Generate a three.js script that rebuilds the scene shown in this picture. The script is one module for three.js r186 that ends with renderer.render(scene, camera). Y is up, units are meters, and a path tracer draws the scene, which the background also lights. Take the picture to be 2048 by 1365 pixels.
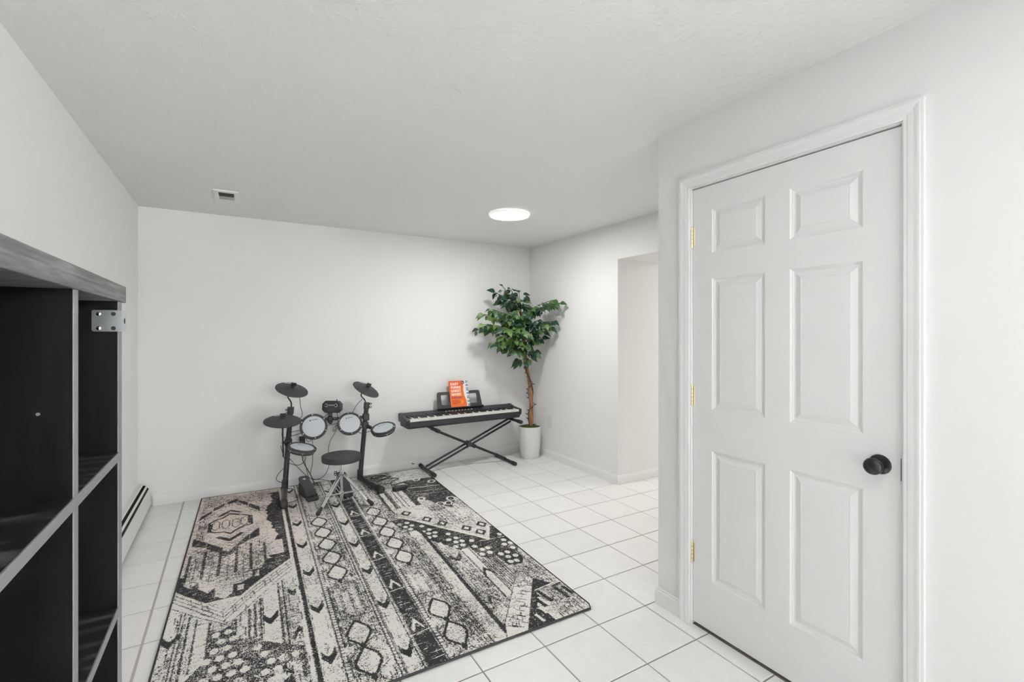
import * as THREE from 'three';
import { RoundedBoxGeometry } from 'three/addons/geometries/RoundedBoxGeometry.js';
import { mergeGeometries, toCreasedNormals } from 'three/addons/utils/BufferGeometryUtils.js';
import { RectAreaLightUniformsLib } from 'three/addons/lights/RectAreaLightUniformsLib.js';

// ---------- camera, sky, exposure ----------
RectAreaLightUniformsLib.init();
const scene = new THREE.Scene();
scene.background = new THREE.Color(0x000000);
const camera = new THREE.PerspectiveCamera(71.70, 2048 / 1365, 0.05, 40);
camera.position.set(0, 1.37, 0);
camera.rotation.set(0, -0.53268, 0);
camera.setViewOffset(2048, 1365, 0, 15.1, 2048, 1365);       // level camera, lens shifted
const renderer = new THREE.WebGLRenderer({ antialias: true });
renderer.toneMapping = THREE.LinearToneMapping;
renderer.toneMappingExposure = 1.0;
renderer.shadowMap.enabled = true;
const LAMP = { color: [1.0, 0.998, 0.985], room: 76, entry: 28, hall: 82, addedFill: 2720 };     // three flush ceiling lamps and the added fill lamps

// ---------- room dimensions (metres) ----------
const H = 2.37, XL = -0.645, XR = 3.0, ZB = -4.68, XD = 1.86, ZD = -1.69, ZH = -3.2, ZF = 6.6, ZO = 0.95, XO = 3.8, XE = 6.2;

// ---------- helpers ----------
let seed = 7;
const rnd = () => { seed = (seed + 0x6d2b79f5) | 0; let t = Math.imul(seed ^ (seed >>> 15), 1 | seed); t = (t + Math.imul(t ^ (t >>> 7), 61 | t)) ^ t; return ((t ^ (t >>> 14)) >>> 0) / 4294967296; };
const rr = (a, b) => a + (b - a) * rnd();
const V = (x, y, z) => new THREE.Vector3(x, y, z);
const UP = V(0, 1, 0);
const taken = new Map();
function numbered(name) { const n = taken.get(name) ?? 0; taken.set(name, n + 1); return n ? name + '_' + String(n).padStart(3, '0') : name; }
function metreUV(g) {
  const p = g.attributes.position, n = g.attributes.normal, uv = new Float32Array(p.count * 2);
  for (let i = 0; i < p.count; i++) {
    const ax = Math.abs(n.getX(i)), ay = Math.abs(n.getY(i)), az = Math.abs(n.getZ(i));
    let a, b;
    if (ay >= ax && ay >= az) { a = p.getX(i); b = p.getZ(i); } else if (ax >= az) { a = p.getZ(i); b = p.getY(i); } else { a = p.getX(i); b = p.getY(i); }
    uv[i * 2] = a; uv[i * 2 + 1] = b;
  }
  g.setAttribute('uv', new THREE.BufferAttribute(uv, 2));
  return g;
}
function merge(list) {
  const gs = list.flat().map((g) => {
    const q = g.index ? g.toNonIndexed() : g.clone();
    for (const k of Object.keys(q.attributes)) if (!['position', 'normal', 'uv'].includes(k)) q.deleteAttribute(k);
    if (!q.attributes.uv) metreUV(q);
    return q;
  });
  return gs.length === 1 ? gs[0] : mergeGeometries(gs);
}
function mesh(name, geo, mat, parent) {
  const m = new THREE.Mesh(Array.isArray(geo) ? merge(geo) : geo, mat);
  m.name = parent ? name : numbered(name); m.castShadow = true; m.receiveShadow = true;
  (parent || scene).add(m);
  return m;
}
function thing(name, label, category, x = 0, y = 0, z = 0, turn = 0, group) {
  const o = new THREE.Group(); o.name = numbered(name); o.position.set(x, y, z); o.rotation.y = turn;
  o.userData = { label, category }; if (group) o.userData.group = group;
  scene.add(o); return o;
}
function struct(name, geo, mat, parent) { const m = mesh(name, geo, mat, parent); if (!parent) m.userData.kind = 'structure'; return m; }
function sgroup(name) { const o = new THREE.Group(); o.name = numbered(name); o.userData.kind = 'structure'; scene.add(o); return o; }
function sub(name, parent) { const o = new THREE.Group(); o.name = name; parent.add(o); return o; }
function bx(x0, x1, y0, y1, z0, z1, r = 0) {
  const w = x1 - x0, h = y1 - y0, d = z1 - z0;
  const g = r ? new RoundedBoxGeometry(w, h, d, 2, r) : new THREE.BoxGeometry(w, h, d);
  g.translate((x0 + x1) / 2, (y0 + y1) / 2, (z0 + z1) / 2);
  return metreUV(g);
}
function rod(a, b, r, r2 = r, seg = 16) {
  const d = b.clone().sub(a), g = new THREE.CylinderGeometry(r2, r, d.length(), seg);
  g.applyQuaternion(new THREE.Quaternion().setFromUnitVectors(UP, d.clone().normalize()));
  g.translate((a.x + b.x) / 2, (a.y + b.y) / 2, (a.z + b.z) / 2);
  return g;
}
const pt = (a) => V(a[0], a[1], a[2]);
function pipe(pts, r, rad = 8, n) {
  const c = new THREE.CatmullRomCurve3(pts.map((p) => (p.isVector3 ? p : pt(p))), false, 'centripetal');
  return new THREE.TubeGeometry(c, n || Math.max(8, pts.length * 6), r, rad, false);
}
function ball(r, x, y, z, sx = 1, sy = 1, sz = 1, seg = 16) { const g = new THREE.SphereGeometry(r, seg, Math.max(6, seg / 2 | 0)); g.scale(sx, sy, sz); g.translate(x, y, z); return g; }
const lathe = (pts, seg = 40) => toCreasedNormals(new THREE.LatheGeometry(pts.map(([x, y]) => new THREE.Vector2(x, y)), seg), 0.6);
function extr(pts, depth, holes, bevel = 0) {           // outline in xy, extruded along +z
  const s = new THREE.Shape(pts.map(([x, y]) => new THREE.Vector2(x, y)));
  for (const h of holes || []) s.holes.push(new THREE.Path(h.map(([x, y]) => new THREE.Vector2(x, y))));
  return new THREE.ExtrudeGeometry(s, { depth, bevelEnabled: bevel > 0, bevelSize: bevel, bevelThickness: bevel, bevelSegments: 2, bevelOffset: -bevel, curveSegments: 6 });
}
function rrect(x0, x1, y0, y1, r, n = 5) {
  const p = [];
  for (const [cx, cy, a] of [[x1 - r, y1 - r, 0], [x0 + r, y1 - r, 1], [x0 + r, y0 + r, 2], [x1 - r, y0 + r, 3]])
    for (let i = 0; i <= n; i++) { const t = (a + i / n) * Math.PI / 2; p.push([cx + r * Math.cos(t), cy + r * Math.sin(t)]); }
  return p;
}
// a moulding profile [out, up] carried along a path of [x, z] points with mitred corners; "out" points to the right of travel
function moulding(path, prof, y0 = 0) {
  const n = path.length, dirs = [], pos = [];
  for (let i = 0; i < n - 1; i++) { const dx = path[i + 1][0] - path[i][0], dz = path[i + 1][1] - path[i][1], l = Math.hypot(dx, dz); dirs.push([dx / l, dz / l]); }
  const at = path.map(([x, z], i) => {
    const a = dirs[Math.max(0, i - 1)], b = dirs[Math.min(n - 2, i)], na = [-a[1], a[0]], nb = [-b[1], b[0]];
    let mx = na[0] + nb[0], mz = na[1] + nb[1]; const l = Math.hypot(mx, mz); mx /= l; mz /= l;
    const k = 1 / (mx * na[0] + mz * na[1]);
    return prof.map(([o, u]) => V(x + mx * o * k, y0 + u, z + mz * o * k));
  });
  const tri = (a, b, c) => pos.push(a.x, a.y, a.z, b.x, b.y, b.z, c.x, c.y, c.z);
  for (let i = 0; i < n - 1; i++) for (let j = 0; j < prof.length; j++) {
    const k = (j + 1) % prof.length, A = at[i][j], B = at[i][k], C = at[i + 1][k], D = at[i + 1][j];
    tri(A, B, C); tri(A, C, D);
  }
  for (let j = 1; j < prof.length - 1; j++) { tri(at[0][0], at[0][j + 1], at[0][j]); tri(at[n - 1][0], at[n - 1][j], at[n - 1][j + 1]); }
  const g = new THREE.BufferGeometry(); g.setAttribute('position', new THREE.BufferAttribute(new Float32Array(pos), 3)); g.computeVertexNormals();
  return metreUV(g);
}
function put(g, n, p) { g.applyQuaternion(new THREE.Quaternion().setFromUnitVectors(UP, pt(n).normalize())); g.translate(p[0], p[1], p[2]); return g; }

// ---------- procedural textures ----------
function lattice(s) { const t = new Float32Array(65536); let q = s; for (let i = 0; i < t.length; i++) { q = (Math.imul(q, 1664525) + 1013904223) | 0; t[i] = (q >>> 8) / 16777216; } return t; }
const L1 = lattice(11), L2 = lattice(23);
function vnoise(L, x, y, px, py = px) {                  // tileable value noise, period px × py cells
  const xi = Math.floor(x), yi = Math.floor(y), fx = x - xi, fy = y - yi, sx = fx * fx * (3 - 2 * fx), sy = fy * fy * (3 - 2 * fy);
  const m = (a, p) => ((a % p) + p) % p, v = (i, j) => L[(m(i, px) * 57 + m(j, py) * 131 + 7) & 65535];
  const a = v(xi, yi), b = v(xi + 1, yi), c = v(xi, yi + 1), d = v(xi + 1, yi + 1);
  return a + (b - a) * sx + (c - a) * sy + (a - b - c + d) * sx * sy;
}
function dataTex(w, h, f, srgb) {
  const d = new Uint8Array(w * h * 4);
  for (let y = 0; y < h; y++) for (let x = 0; x < w; x++) {
    const c = f(x / w, y / h, x, y), o = (y * w + x) * 4;
    if (typeof c === 'number') d[o] = d[o + 1] = d[o + 2] = Math.max(0, Math.min(255, c * 255));
    else for (let k = 0; k < 3; k++) d[o + k] = Math.max(0, Math.min(255, c[k] * 255));
    d[o + 3] = 255;
  }
  const t = new THREE.DataTexture(d, w, h); t.wrapS = t.wrapT = THREE.RepeatWrapping; t.magFilter = THREE.LinearFilter; t.minFilter = THREE.LinearMipmapLinearFilter;
  if (srgb) t.colorSpace = THREE.SRGBColorSpace;
  t.needsUpdate = true; return t;
}
function rep(t, sx, sy = sx) { const c = t.clone(); c.repeat.set(sx, sy); c.needsUpdate = true; return c; }
function canvasTex(w, h, draw) {
  const c = document.createElement('canvas'); c.width = w; c.height = h; draw(c.getContext('2d'), w, h);
  const t = new THREE.CanvasTexture(c); t.colorSpace = THREE.SRGBColorSpace; t.magFilter = THREE.LinearFilter; return t;
}
const fbm = (L, u, v, p) => 0.5 * vnoise(L, u * p, v * p, p) + 0.3 * vnoise(L, u * p * 2, v * p * 2, p * 2) + 0.2 * vnoise(L, u * p * 4, v * p * 4, p * 4);
const ceilTex = dataTex(512, 512, (u, v) => { const a = fbm(L1, u, v, 26), b = vnoise(L2, u * 9, v * 9, 9); return Math.max(0, Math.min(1, (a - 0.44) * 4 + (b - 0.5) * 0.5)); });
const wallTex = dataTex(512, 512, (u, v) => 0.6 * fbm(L2, u, v, 40) + 0.4 * vnoise(L1, u * 12, v * 12, 12));
const tileTex = dataTex(512, 512, (u, v) => { const a = fbm(L1, u, v, 10) - 0.5, b = fbm(L2, u, v, 60) - 0.5, k = 0.972 + a * 0.03 + b * 0.025; return [k, k - 0.003 - a * 0.006, k - 0.010 - a * 0.014]; }, true);
const tileBump = dataTex(256, 256, (u, v) => fbm(L2, u, v, 14));
const grainTex = dataTex(512, 512, (u, v) => { const s = 0.55 * vnoise(L1, u * 6, v * 150, 6, 150) + 0.3 * vnoise(L2, u * 14, v * 80, 14, 80) + 0.15 * vnoise(L1, u * 40, v * 250, 40, 250); const k = 0.36 + (s - 0.5) * 0.40; return [k, k, k * 1.015]; }, true);
const darkTex = dataTex(512, 512, (u, v) => { const s = 0.6 * vnoise(L1, u * 60, v * 5, 60, 5) + 0.4 * vnoise(L2, u * 120, v * 12, 120, 12); const k = 0.052 + (s - 0.5) * 0.045; return [k, k * 0.96, k]; }, true);
const dustTex = dataTex(512, 512, (u, v) => { const w = vnoise(L1, u * 5, v * 5, 5), s = Math.max(0, vnoise(L2, u * 7 + w * 2, v * 30, 7, 30) - 0.52) * 1.4 * vnoise(L1, u * 4, v * 4, 4), f = Math.max(0, vnoise(L2, u * 90, v * 90, 90) - 0.82) * 0.8; const k = 0.11 + s * 0.7 + f * 0.5 * w; return [k, k, k * 1.04]; }, true);
const rubberTex = dataTex(128, 128, (u, v) => fbm(L1, u, v, 30));
const barkTex = dataTex(256, 256, (u, v) => { const s = 0.6 * vnoise(L1, u * 10, v * 4, 10, 4) + 0.4 * vnoise(L2, u * 24, v * 40, 24, 40); return [0.50 + s * 0.26, 0.345 + s * 0.22, 0.22 + s * 0.18]; }, true);
const mossTex = dataTex(256, 256, (u, v) => { const s = fbm(L1, u, v, 30); return [0.20 + s * 0.22, 0.25 + s * 0.26, 0.10 + s * 0.13]; }, true);

// ---------- materials ----------
const lin = (r, g, b) => new THREE.Color().setRGB(r, g, b);
const std = (color, roughness, extra = {}) => new THREE.MeshStandardMaterial({ color: Array.isArray(color) ? lin(...color) : color, roughness, ...extra });
const M = {
  wall: std([0.935, 0.936, 0.930], 0.7, { bumpMap: rep(wallTex, 2), bumpScale: 0.0006 }),
  ceiling: std([0.935, 0.936, 0.929], 0.85, { bumpMap: rep(ceilTex, 1.6), bumpScale: 0.0008 }),
  trim: std([0.935, 0.935, 0.933], 0.38),
  door: std([0.925, 0.925, 0.922], 0.42),
  grout: std([0.33, 0.285, 0.26], 0.95, { bumpMap: rep(tileBump, 8), bumpScale: 0.001 }),
  brass: std([0.80, 0.73, 0.53], 0.3, { metalness: 1 }),
  bronze: std([0.022, 0.021, 0.023], 0.28, { metalness: 0.25 }),
  steel: std([0.60, 0.62, 0.65], 0.3, { metalness: 1 }),
  chrome: std([0.80, 0.80, 0.82], 0.12, { metalness: 1 }),
  hole: std([0.01, 0.01, 0.01], 0.9),
  heater: std([0.80, 0.81, 0.79], 0.45),
  heaterShade: std([0.03, 0.028, 0.026], 0.8, { metalness: 0.2 }),  // near-black, stands for the shade inside the heater
  caseTop: new THREE.MeshStandardMaterial({ map: rep(grainTex, 1.2, 2), roughness: 0.5, bumpMap: rep(grainTex, 1.2, 2), bumpScale: 0.0004 }),  // greyer than the sides: glare on the top board put into the grain
  caseDark: new THREE.MeshPhysicalMaterial({ map: rep(darkTex, 1.5), roughness: 0.55, specularIntensity: 0.12 }),
  caseShelf: new THREE.MeshPhysicalMaterial({ map: rep(dustTex, 1.7), roughness: 0.5, specularIntensity: 0.35 }),
  caseEdge: std([0.20, 0.197, 0.205], 0.5),  // wear and glare of the front edges put into this grey
  blackSteel: std([0.022, 0.022, 0.024], 0.42),
  blackMatte: std([0.03, 0.03, 0.032], 0.7),
  plastic: std([0.028, 0.028, 0.031], 0.45),
  greyPlastic: std([0.055, 0.056, 0.062], 0.5),
  rubber: std([0.052, 0.052, 0.056], 0.75, { bumpMap: rep(rubberTex, 20), bumpScale: 0.0004 }),
  rubber2: std([0.066, 0.066, 0.072], 0.65),
  vinyl: std([0.036, 0.036, 0.039], 0.55, { bumpMap: rep(rubberTex, 25), bumpScale: 0.0003 }),
  head: std([0.62, 0.65, 0.70], 0.6),
  white: std([0.83, 0.83, 0.83], 0.4),
  ivory: std([0.80, 0.80, 0.77], 0.3),
  mark: std([0.75, 0.75, 0.75], 0.6),
  cable: std([0.016, 0.016, 0.017], 0.55),
  gold: std([0.8, 0.5, 0.15], 0.35, { metalness: 1 }),
  pot: std([0.84, 0.84, 0.83], 0.35),
  bark: new THREE.MeshStandardMaterial({ map: barkTex, roughness: 0.85, bumpMap: barkTex, bumpScale: 0.004 }),
  twig: std([0.10, 0.065, 0.045], 0.85),
  moss: new THREE.MeshStandardMaterial({ map: rep(mossTex, 4), roughness: 1, bumpMap: rep(mossTex, 4), bumpScale: 0.006 }),
  mossBlade: std([0.075, 0.10, 0.025], 0.95),
  wire: std([0.018, 0.028, 0.022], 0.6),
  binding: std([0.035, 0.034, 0.035], 0.95),
};
const tileMats = [0, 1, 2, 3].map((i) => { const k = [0.985, 1, 0.965, 0.99][i]; const t = rep(tileTex, 1.3); t.offset.set(i * 0.31, i * 0.47); const b = rep(tileBump, 2.2); b.offset.set(i * 0.2, i * 0.6); return new THREE.MeshStandardMaterial({ color: lin(k * 0.975, k * 0.975, k * 0.972), map: t, roughness: 0.42, bumpMap: b, bumpScale: 0.0005 }); });
const leafMats = [[0.020, 0.062, 0.030], [0.052, 0.128, 0.036], [0.105, 0.205, 0.050], [0.030, 0.092, 0.052], [0.19, 0.29, 0.075]].map((c) => std(c, 0.42, { side: THREE.DoubleSide }));

// ================= THE ROOM =================
struct('wall_left', [bx(XL - 0.12, XL, -0.1, H + 0.02, ZB - 0.12, ZF + 0.12)], M.wall);
struct('wall_back', [bx(XL - 0.12, XR + 0.12, -0.1, H + 0.02, ZB - 0.12, ZB)], M.wall);
struct('wall_right', [bx(XR, XR + 0.12, -0.1, H + 0.02, ZB, ZH)], M.wall);
struct('wall_hall_back', [bx(XR + 0.12, XE + 0.12, -0.1, H + 0.02, ZH - 0.12, ZH)], M.wall);
struct('wall_hall_header', [bx(XR, XR + 0.58, 2.045, H + 0.02, ZH, ZD)], M.wall);
struct('wall_hall_front', [bx(XD + 0.12, XE + 0.12, -0.1, H + 0.02, ZD, ZD + 0.12)], M.wall);
struct('wall_hall_end', [bx(XE, XE + 0.12, -0.1, H + 0.02, ZH, ZD)], M.wall);
struct('wall_front', [bx(XL, XO + 0.12, -0.1, H + 0.02, ZF, ZF + 0.12)], M.wall);
struct('wall_added_bay', [bx(XO, XO + 0.12, -0.1, H + 0.02, ZO - 0.12, ZF)], M.wall);  // unseen bay behind the camera, lengthened and widened to spread the fill light
struct('wall_closet_side', [bx(XD + 0.12, XO, -0.1, H + 0.02, ZO - 0.12, ZO)], M.wall);
struct('wall_closet', [bx(2.7, 2.82, -0.1, H + 0.02, ZD + 0.12, -0.2), bx(XD + 0.12, 2.82, -0.1, H + 0.02, -0.2, -0.08)], M.wall);
// the wall with the door: an opening from z -1.512 to -0.655, 2.07 m high
struct('wall_door', [bx(XD, XD + 0.12, -0.1, H + 0.02, ZD, -1.512), bx(XD, XD + 0.12, -0.1, H + 0.02, -0.655, ZO), bx(XD, XD + 0.12, 2.07, H + 0.02, -1.512, -0.655)], M.wall);
struct('ceiling', [bx(XL - 0.12, XE + 0.12, H, H + 0.12, ZB - 0.12, ZF + 0.12)], M.ceiling);

// floor: a grout bed with one mesh for each ceramic tile
const floor = struct('floor', [bx(XL - 0.12, XE + 0.12, -0.12, -0.0035, ZB - 0.12, ZF + 0.12)], M.grout);
{
  const P = 0.3046, X0 = 2.393, Z0 = -3.840, G = 0.0025, far = [];
  const inRoom = (x0, x1, z0, z1) => {                 // the floor outline as rectangles
    const out = [];
    for (const [a, b, c, d] of [[XL, XR, ZB, ZH], [XL, XE, ZH, ZD], [XL, XD + 0.01, ZD, ZO], [XL, XO, ZO, ZF]]) {
      const r = [Math.max(x0, a), Math.min(x1, b), Math.max(z0, c), Math.min(z1, d)];
      if (r[1] - r[0] > 0.012 && r[3] - r[2] > 0.012) out.push(r);
    }
    if (out.length > 1) {                              // a tile that runs through an imaginary border stays whole
      const u = [Math.min(...out.map((r) => r[0])), Math.max(...out.map((r) => r[1])), Math.min(...out.map((r) => r[2])), Math.max(...out.map((r) => r[3]))];
      const area = out.reduce((s, r) => s + (r[1] - r[0]) * (r[3] - r[2]), 0);
      if (Math.abs(area - (u[1] - u[0]) * (u[3] - u[2])) < 1e-4) return [u];
    }
    return out;
  };
  const cache = new Map();
  function tileGeo(w, d) {
    const key = w.toFixed(3) + 'x' + d.toFixed(3);
    if (!cache.has(key)) {
      const c = 0.0022, pos = [], q = (a, b, e, f) => pos.push(...a, ...b, ...e, ...a, ...e, ...f);
      const ring = (i, y) => [[-w / 2 + i, y, -d / 2 + i], [w / 2 - i, y, -d / 2 + i], [w / 2 - i, y, d / 2 - i], [-w / 2 + i, y, d / 2 - i]];
      const T = ring(c, 0), E = ring(0, -0.0016), B = ring(0, -0.006);
      q(T[0], T[3], T[2], T[1]);
      for (let k = 0; k < 4; k++) { const n = (k + 1) % 4; q(T[k], T[n], E[n], E[k]); q(E[k], E[n], B[n], B[k]); }
      const g = new THREE.BufferGeometry(); g.setAttribute('position', new THREE.BufferAttribute(new Float32Array(pos), 3)); g.computeVertexNormals();
      cache.set(key, metreUV(g));
    }
    return cache.get(key);
  }
  for (let i = -11; i <= 13; i++) for (let j = -3; j <= 35; j++) {
    const wide = i === -9 ? 0.0026 : 0, wideR = i === -10 ? 0.0026 : 0;      // one joint near the heater is wider
    const x0 = X0 + i * P + G + wide, x1 = X0 + (i + 1) * P - G - wideR, z0 = Z0 + j * P + G * 1.4, z1 = Z0 + (j + 1) * P - G * 1.4;
    for (const [a, b, c, d] of inRoom(x0, x1, z0, z1)) {
      const g = tileGeo(b - a, d - c), depth = ((a + b) / 2) * 0.508 - ((c + d) / 2) * 0.861;
      if (depth > 1.45 && a < 4.3 && c < -0.75) { const t = mesh('tile', g, tileMats[(i * 7 + j * 5 + ((i * j) & 3) + 400) % 4], floor); t.position.set((a + b) / 2, (rnd() - 0.5) * 0.0006, (c + d) / 2); } else far.push(g.clone().translate((a + b) / 2, 0, (c + d) / 2));
    }
  }
  mesh('grout_strip', [bx(X0 - 9 * P - 0.0048, X0 - 9 * P + 0.0048, -0.0036, -0.0014, ZB, -1.2)], std([0.50, 0.45, 0.43], 0.9), floor);
  const f = mesh('tile_field', far, tileMats[1], floor); f.userData.kind = 'stuff';
}

// baseboards
const BB = [[0, 0], [0.0125, 0], [0.0125, 0.058], [0.011, 0.063], [0.011, 0.067], [0.0075, 0.071], [0.0065, 0.079], [0.003, 0.083], [0, 0.083]];
struct('baseboard_back', moulding([[XR, ZB], [-0.552, ZB]].reverse().map((p) => p), BB.map(([o, u]) => [o, u]), 0), M.trim);
struct('baseboard_right', moulding([[XR, ZB], [XR, ZH], [4.4, ZH]], BB), M.trim);
struct('baseboard_door_wall', moulding([[2.4, ZD], [XD, ZD], [XD, -1.5535]].map(([x, z]) => [x, z]), BB), M.trim);

// ---------- door and its frame; local x runs along the wall, local z out of it ----------
const doorFrame = sgroup('trim_1'); doorFrame.position.set(XD, 0, 0); doorFrame.rotation.y = -Math.PI / 2;
{
  const zi0 = -1.4955, zi1 = -0.6695, yi = 2.054, w = 0.056;
  const prof = [[0, 0], [0, 0.009], [0.003, 0.011], [0.012, 0.0115], [0.014, 0.013], [0.030, 0.0145], [0.040, 0.017], [0.046, 0.0175], [0.048, 0.0165], [w, 0.016], [w, 0]];   // [across, proud]
  const piece = (ring) => {                            // profile carried between two ends whose points are given by ring(across) -> [[x,y],[x,y]]
    const pos = [], tri = (a, b, c) => pos.push(...a, ...b, ...c), at = prof.map(([o, t]) => ring(o).map(([x, y]) => [x, y, t]));
    for (let j = 0; j < prof.length; j++) { const k = (j + 1) % prof.length; tri(at[j][0], at[k][0], at[k][1]); tri(at[j][0], at[k][1], at[j][1]); }
    const g = new THREE.BufferGeometry(); g.setAttribute('position', new THREE.BufferAttribute(new Float32Array(pos), 3)); g.computeVertexNormals(); return metreUV(g);
  };
  mesh('casing', piece((o) => [[zi0 - o, 0], [zi0 - o, yi + o]]), M.trim, doorFrame);
  mesh('casing', piece((o) => [[zi0 - o, yi + o], [zi1 + o, yi + o]]), M.trim, doorFrame);
  mesh('casing', piece((o) => [[zi1 + o, yi + o], [zi1 + o, 0]]), M.trim, doorFrame);
  mesh('jamb', [bx(-1.512, -1.4905, 0, 2.07, -0.125, 0.002), bx(-1.4905, -1.478, 0, 2.0495, -0.09, -0.0505)], M.trim, doorFrame);
  mesh('jamb', [bx(-0.6745, -0.655, 0, 2.07, -0.125, 0.002), bx(-0.688, -0.6745, 0, 2.0495, -0.09, -0.0505)], M.trim, doorFrame);
  mesh('jamb', [bx(-1.4905, -0.6745, 2.0495, 2.07, -0.125, 0.002), bx(-1.478, -0.688, 2.037, 2.0495, -0.09, -0.0505)], M.trim, doorFrame);
}
const door = sgroup('door_1'); door.position.set(XD, 0, 0); door.rotation.y = -Math.PI / 2;
{
  const x0 = -1.4885, x1 = -0.6785, y0 = 0.013, y1 = 2.0455, zf = -0.012, cols = [[-1.389, -1.138], [-1.04, -0.789]], rows = [[1.736, 1.938], [1.021, 1.624], [0.234, 0.837]];
  const holes = [];
  for (const [a, b] of cols) for (const [c, d] of rows) holes.push([[a, c], [a, d], [b, d], [b, c]]);
  const slab = extr([[x0, y0], [x1, y0], [x1, y1], [x0, y1]], 0.036, holes); slab.translate(0, 0, zf - 0.036);
  mesh('slab', metreUV(slab), M.door, door);
  const prof = [[0, 0], [0.003, -0.001], [0.006, -0.0045], [0.011, -0.006], [0.013, -0.0095], [0.019, -0.0105], [0.022, -0.0095], [0.042, -0.0025], [0.0445, -0.0035], [0.046, -0.003]];
  for (const [a, b] of cols) for (const [c, d] of rows) {
    const pos = [], P = (i, k) => { const [n, z] = prof[i]; return [[a + n, c + n, z], [b - n, c + n, z], [b - n, d - n, z], [a + n, d - n, z]][k]; }, tri = (p, q, r) => pos.push(...p, ...q, ...r);
    for (let i = 0; i < prof.length - 1; i++) for (let k = 0; k < 4; k++) { const n = (k + 1) % 4; tri(P(i, k), P(i, n), P(i + 1, n)); tri(P(i, k), P(i + 1, n), P(i + 1, k)); }
    const e = prof.length - 1; tri(P(e, 0), P(e, 1), P(e, 2)); tri(P(e, 0), P(e, 2), P(e, 3));
    const g = new THREE.BufferGeometry(); g.setAttribute('position', new THREE.BufferAttribute(new Float32Array(pos), 3)); g.computeVertexNormals(); g.translate(0, 0, zf);
    mesh('door_panel', metreUV(g), M.door, door);
  }
  for (const y of [0.3395, 1.08, 1.8235]) {
    const h = sub('hinge', door); h.userData.label = 'brass butt hinge';
    mesh('barrel', [rod(V(-1.4895, y - 0.046, -0.004), V(-1.4895, y + 0.046, -0.004), 0.0058), ball(0.0058, -1.4895, y + 0.0465, -0.004), ball(0.0058, -1.4895, y - 0.0465, -0.004)], M.brass, h);
    mesh('leaf', [bx(-1.4875, -1.478, y - 0.044, y + 0.044, zf, zf + 0.0016)], M.brass, h);
    for (const k of [-0.028, -0.009, 0.009, 0.028]) mesh('knuckle_joint', [rod(V(-1.4895, y + k - 0.0006, -0.004), V(-1.4895, y + k + 0.0006, -0.004), 0.0059)], M.hole, h);
  }
  const k = sub('door_knob', door); k.userData.label = 'dark bronze round door knob';
  const kx = -0.7395, ky = 0.930, turn = (g) => { g.rotateX(Math.PI / 2); g.translate(kx, ky, zf); return g; };
  mesh('rosette', turn(lathe([[0, 0], [0.033, 0], [0.033, 0.0025], [0.031, 0.006], [0.024, 0.0085], [0.016, 0.0095], [0.014, 0.012], [0.0125, 0.018], [0, 0.018]])), M.bronze, k);
  mesh('knob', turn(lathe([[0, 0.012], [0.0115, 0.014], [0.0105, 0.026], [0.013, 0.032], [0.021, 0.036], [0.0265, 0.043], [0.028, 0.050], [0.0265, 0.057], [0.021, 0.0625], [0.012, 0.0655], [0, 0.0665]], 48)), M.bronze, k);
  mesh('key_hole', [ball(0.0022, kx, ky, zf + 0.0664)], M.hole, k);
  mesh('latch_plate', [bx(-0.6787, -0.6768, 0.895, 0.965, -0.034, -0.010), bx(-0.6764, -0.6748, 0.893, 0.965, -0.03, 0.0025)], M.bronze, door);
}

// ================= CEILING LAMPS =================
function ceilingLamp(x, z, intensity, label, color = LAMP.color) {
  const t = thing('ceiling_light', label, 'ceiling light', x, H, z, 0);
  mesh('housing', lathe([[0, 0], [0.166, 0], [0.166, -0.006], [0, -0.006]].reverse(), 64), M.white, t);
  const glow = new THREE.MeshStandardMaterial({ color: 0xffffff, roughness: 0.6, emissive: lin(...color), emissiveIntensity: 2.2 }), rim = new THREE.MeshStandardMaterial({ color: 0xffffff, roughness: 0.6, emissive: lin(...color), emissiveIntensity: 0.42 });
  mesh('diffuser_rim', lathe([[0.150, -0.006], [0.169, -0.006], [0.171, -0.010], [0.171, -0.024], [0.167, -0.0285], [0.158, -0.030]].reverse(), 64), rim, t);
  mesh('diffuser', lathe([[0, -0.0312], [0.12, -0.0311], [0.150, -0.0305], [0.159, -0.0298], [0.159, -0.026], [0, -0.026]], 64), glow, t);
  const a = new THREE.RectAreaLight(lin(...color), intensity, 0.28, 0.28); a.name = 'lamp_light'; a.position.set(0, -0.037, 0); a.rotation.x = -Math.PI / 2; t.add(a);
  return t;
}
ceilingLamp(1.965, -3.375, LAMP.room, 'round white flush ceiling lamp glowing above the piano corner');
ceilingLamp(0.68, -0.22, LAMP.entry, 'round flush ceiling lamp over the doorway end of the room, near the panelled door');
ceilingLamp(4.95, -2.4, LAMP.hall, 'round warm flush ceiling lamp in the side hall', [1.0, 0.945, 0.87]);

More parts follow.
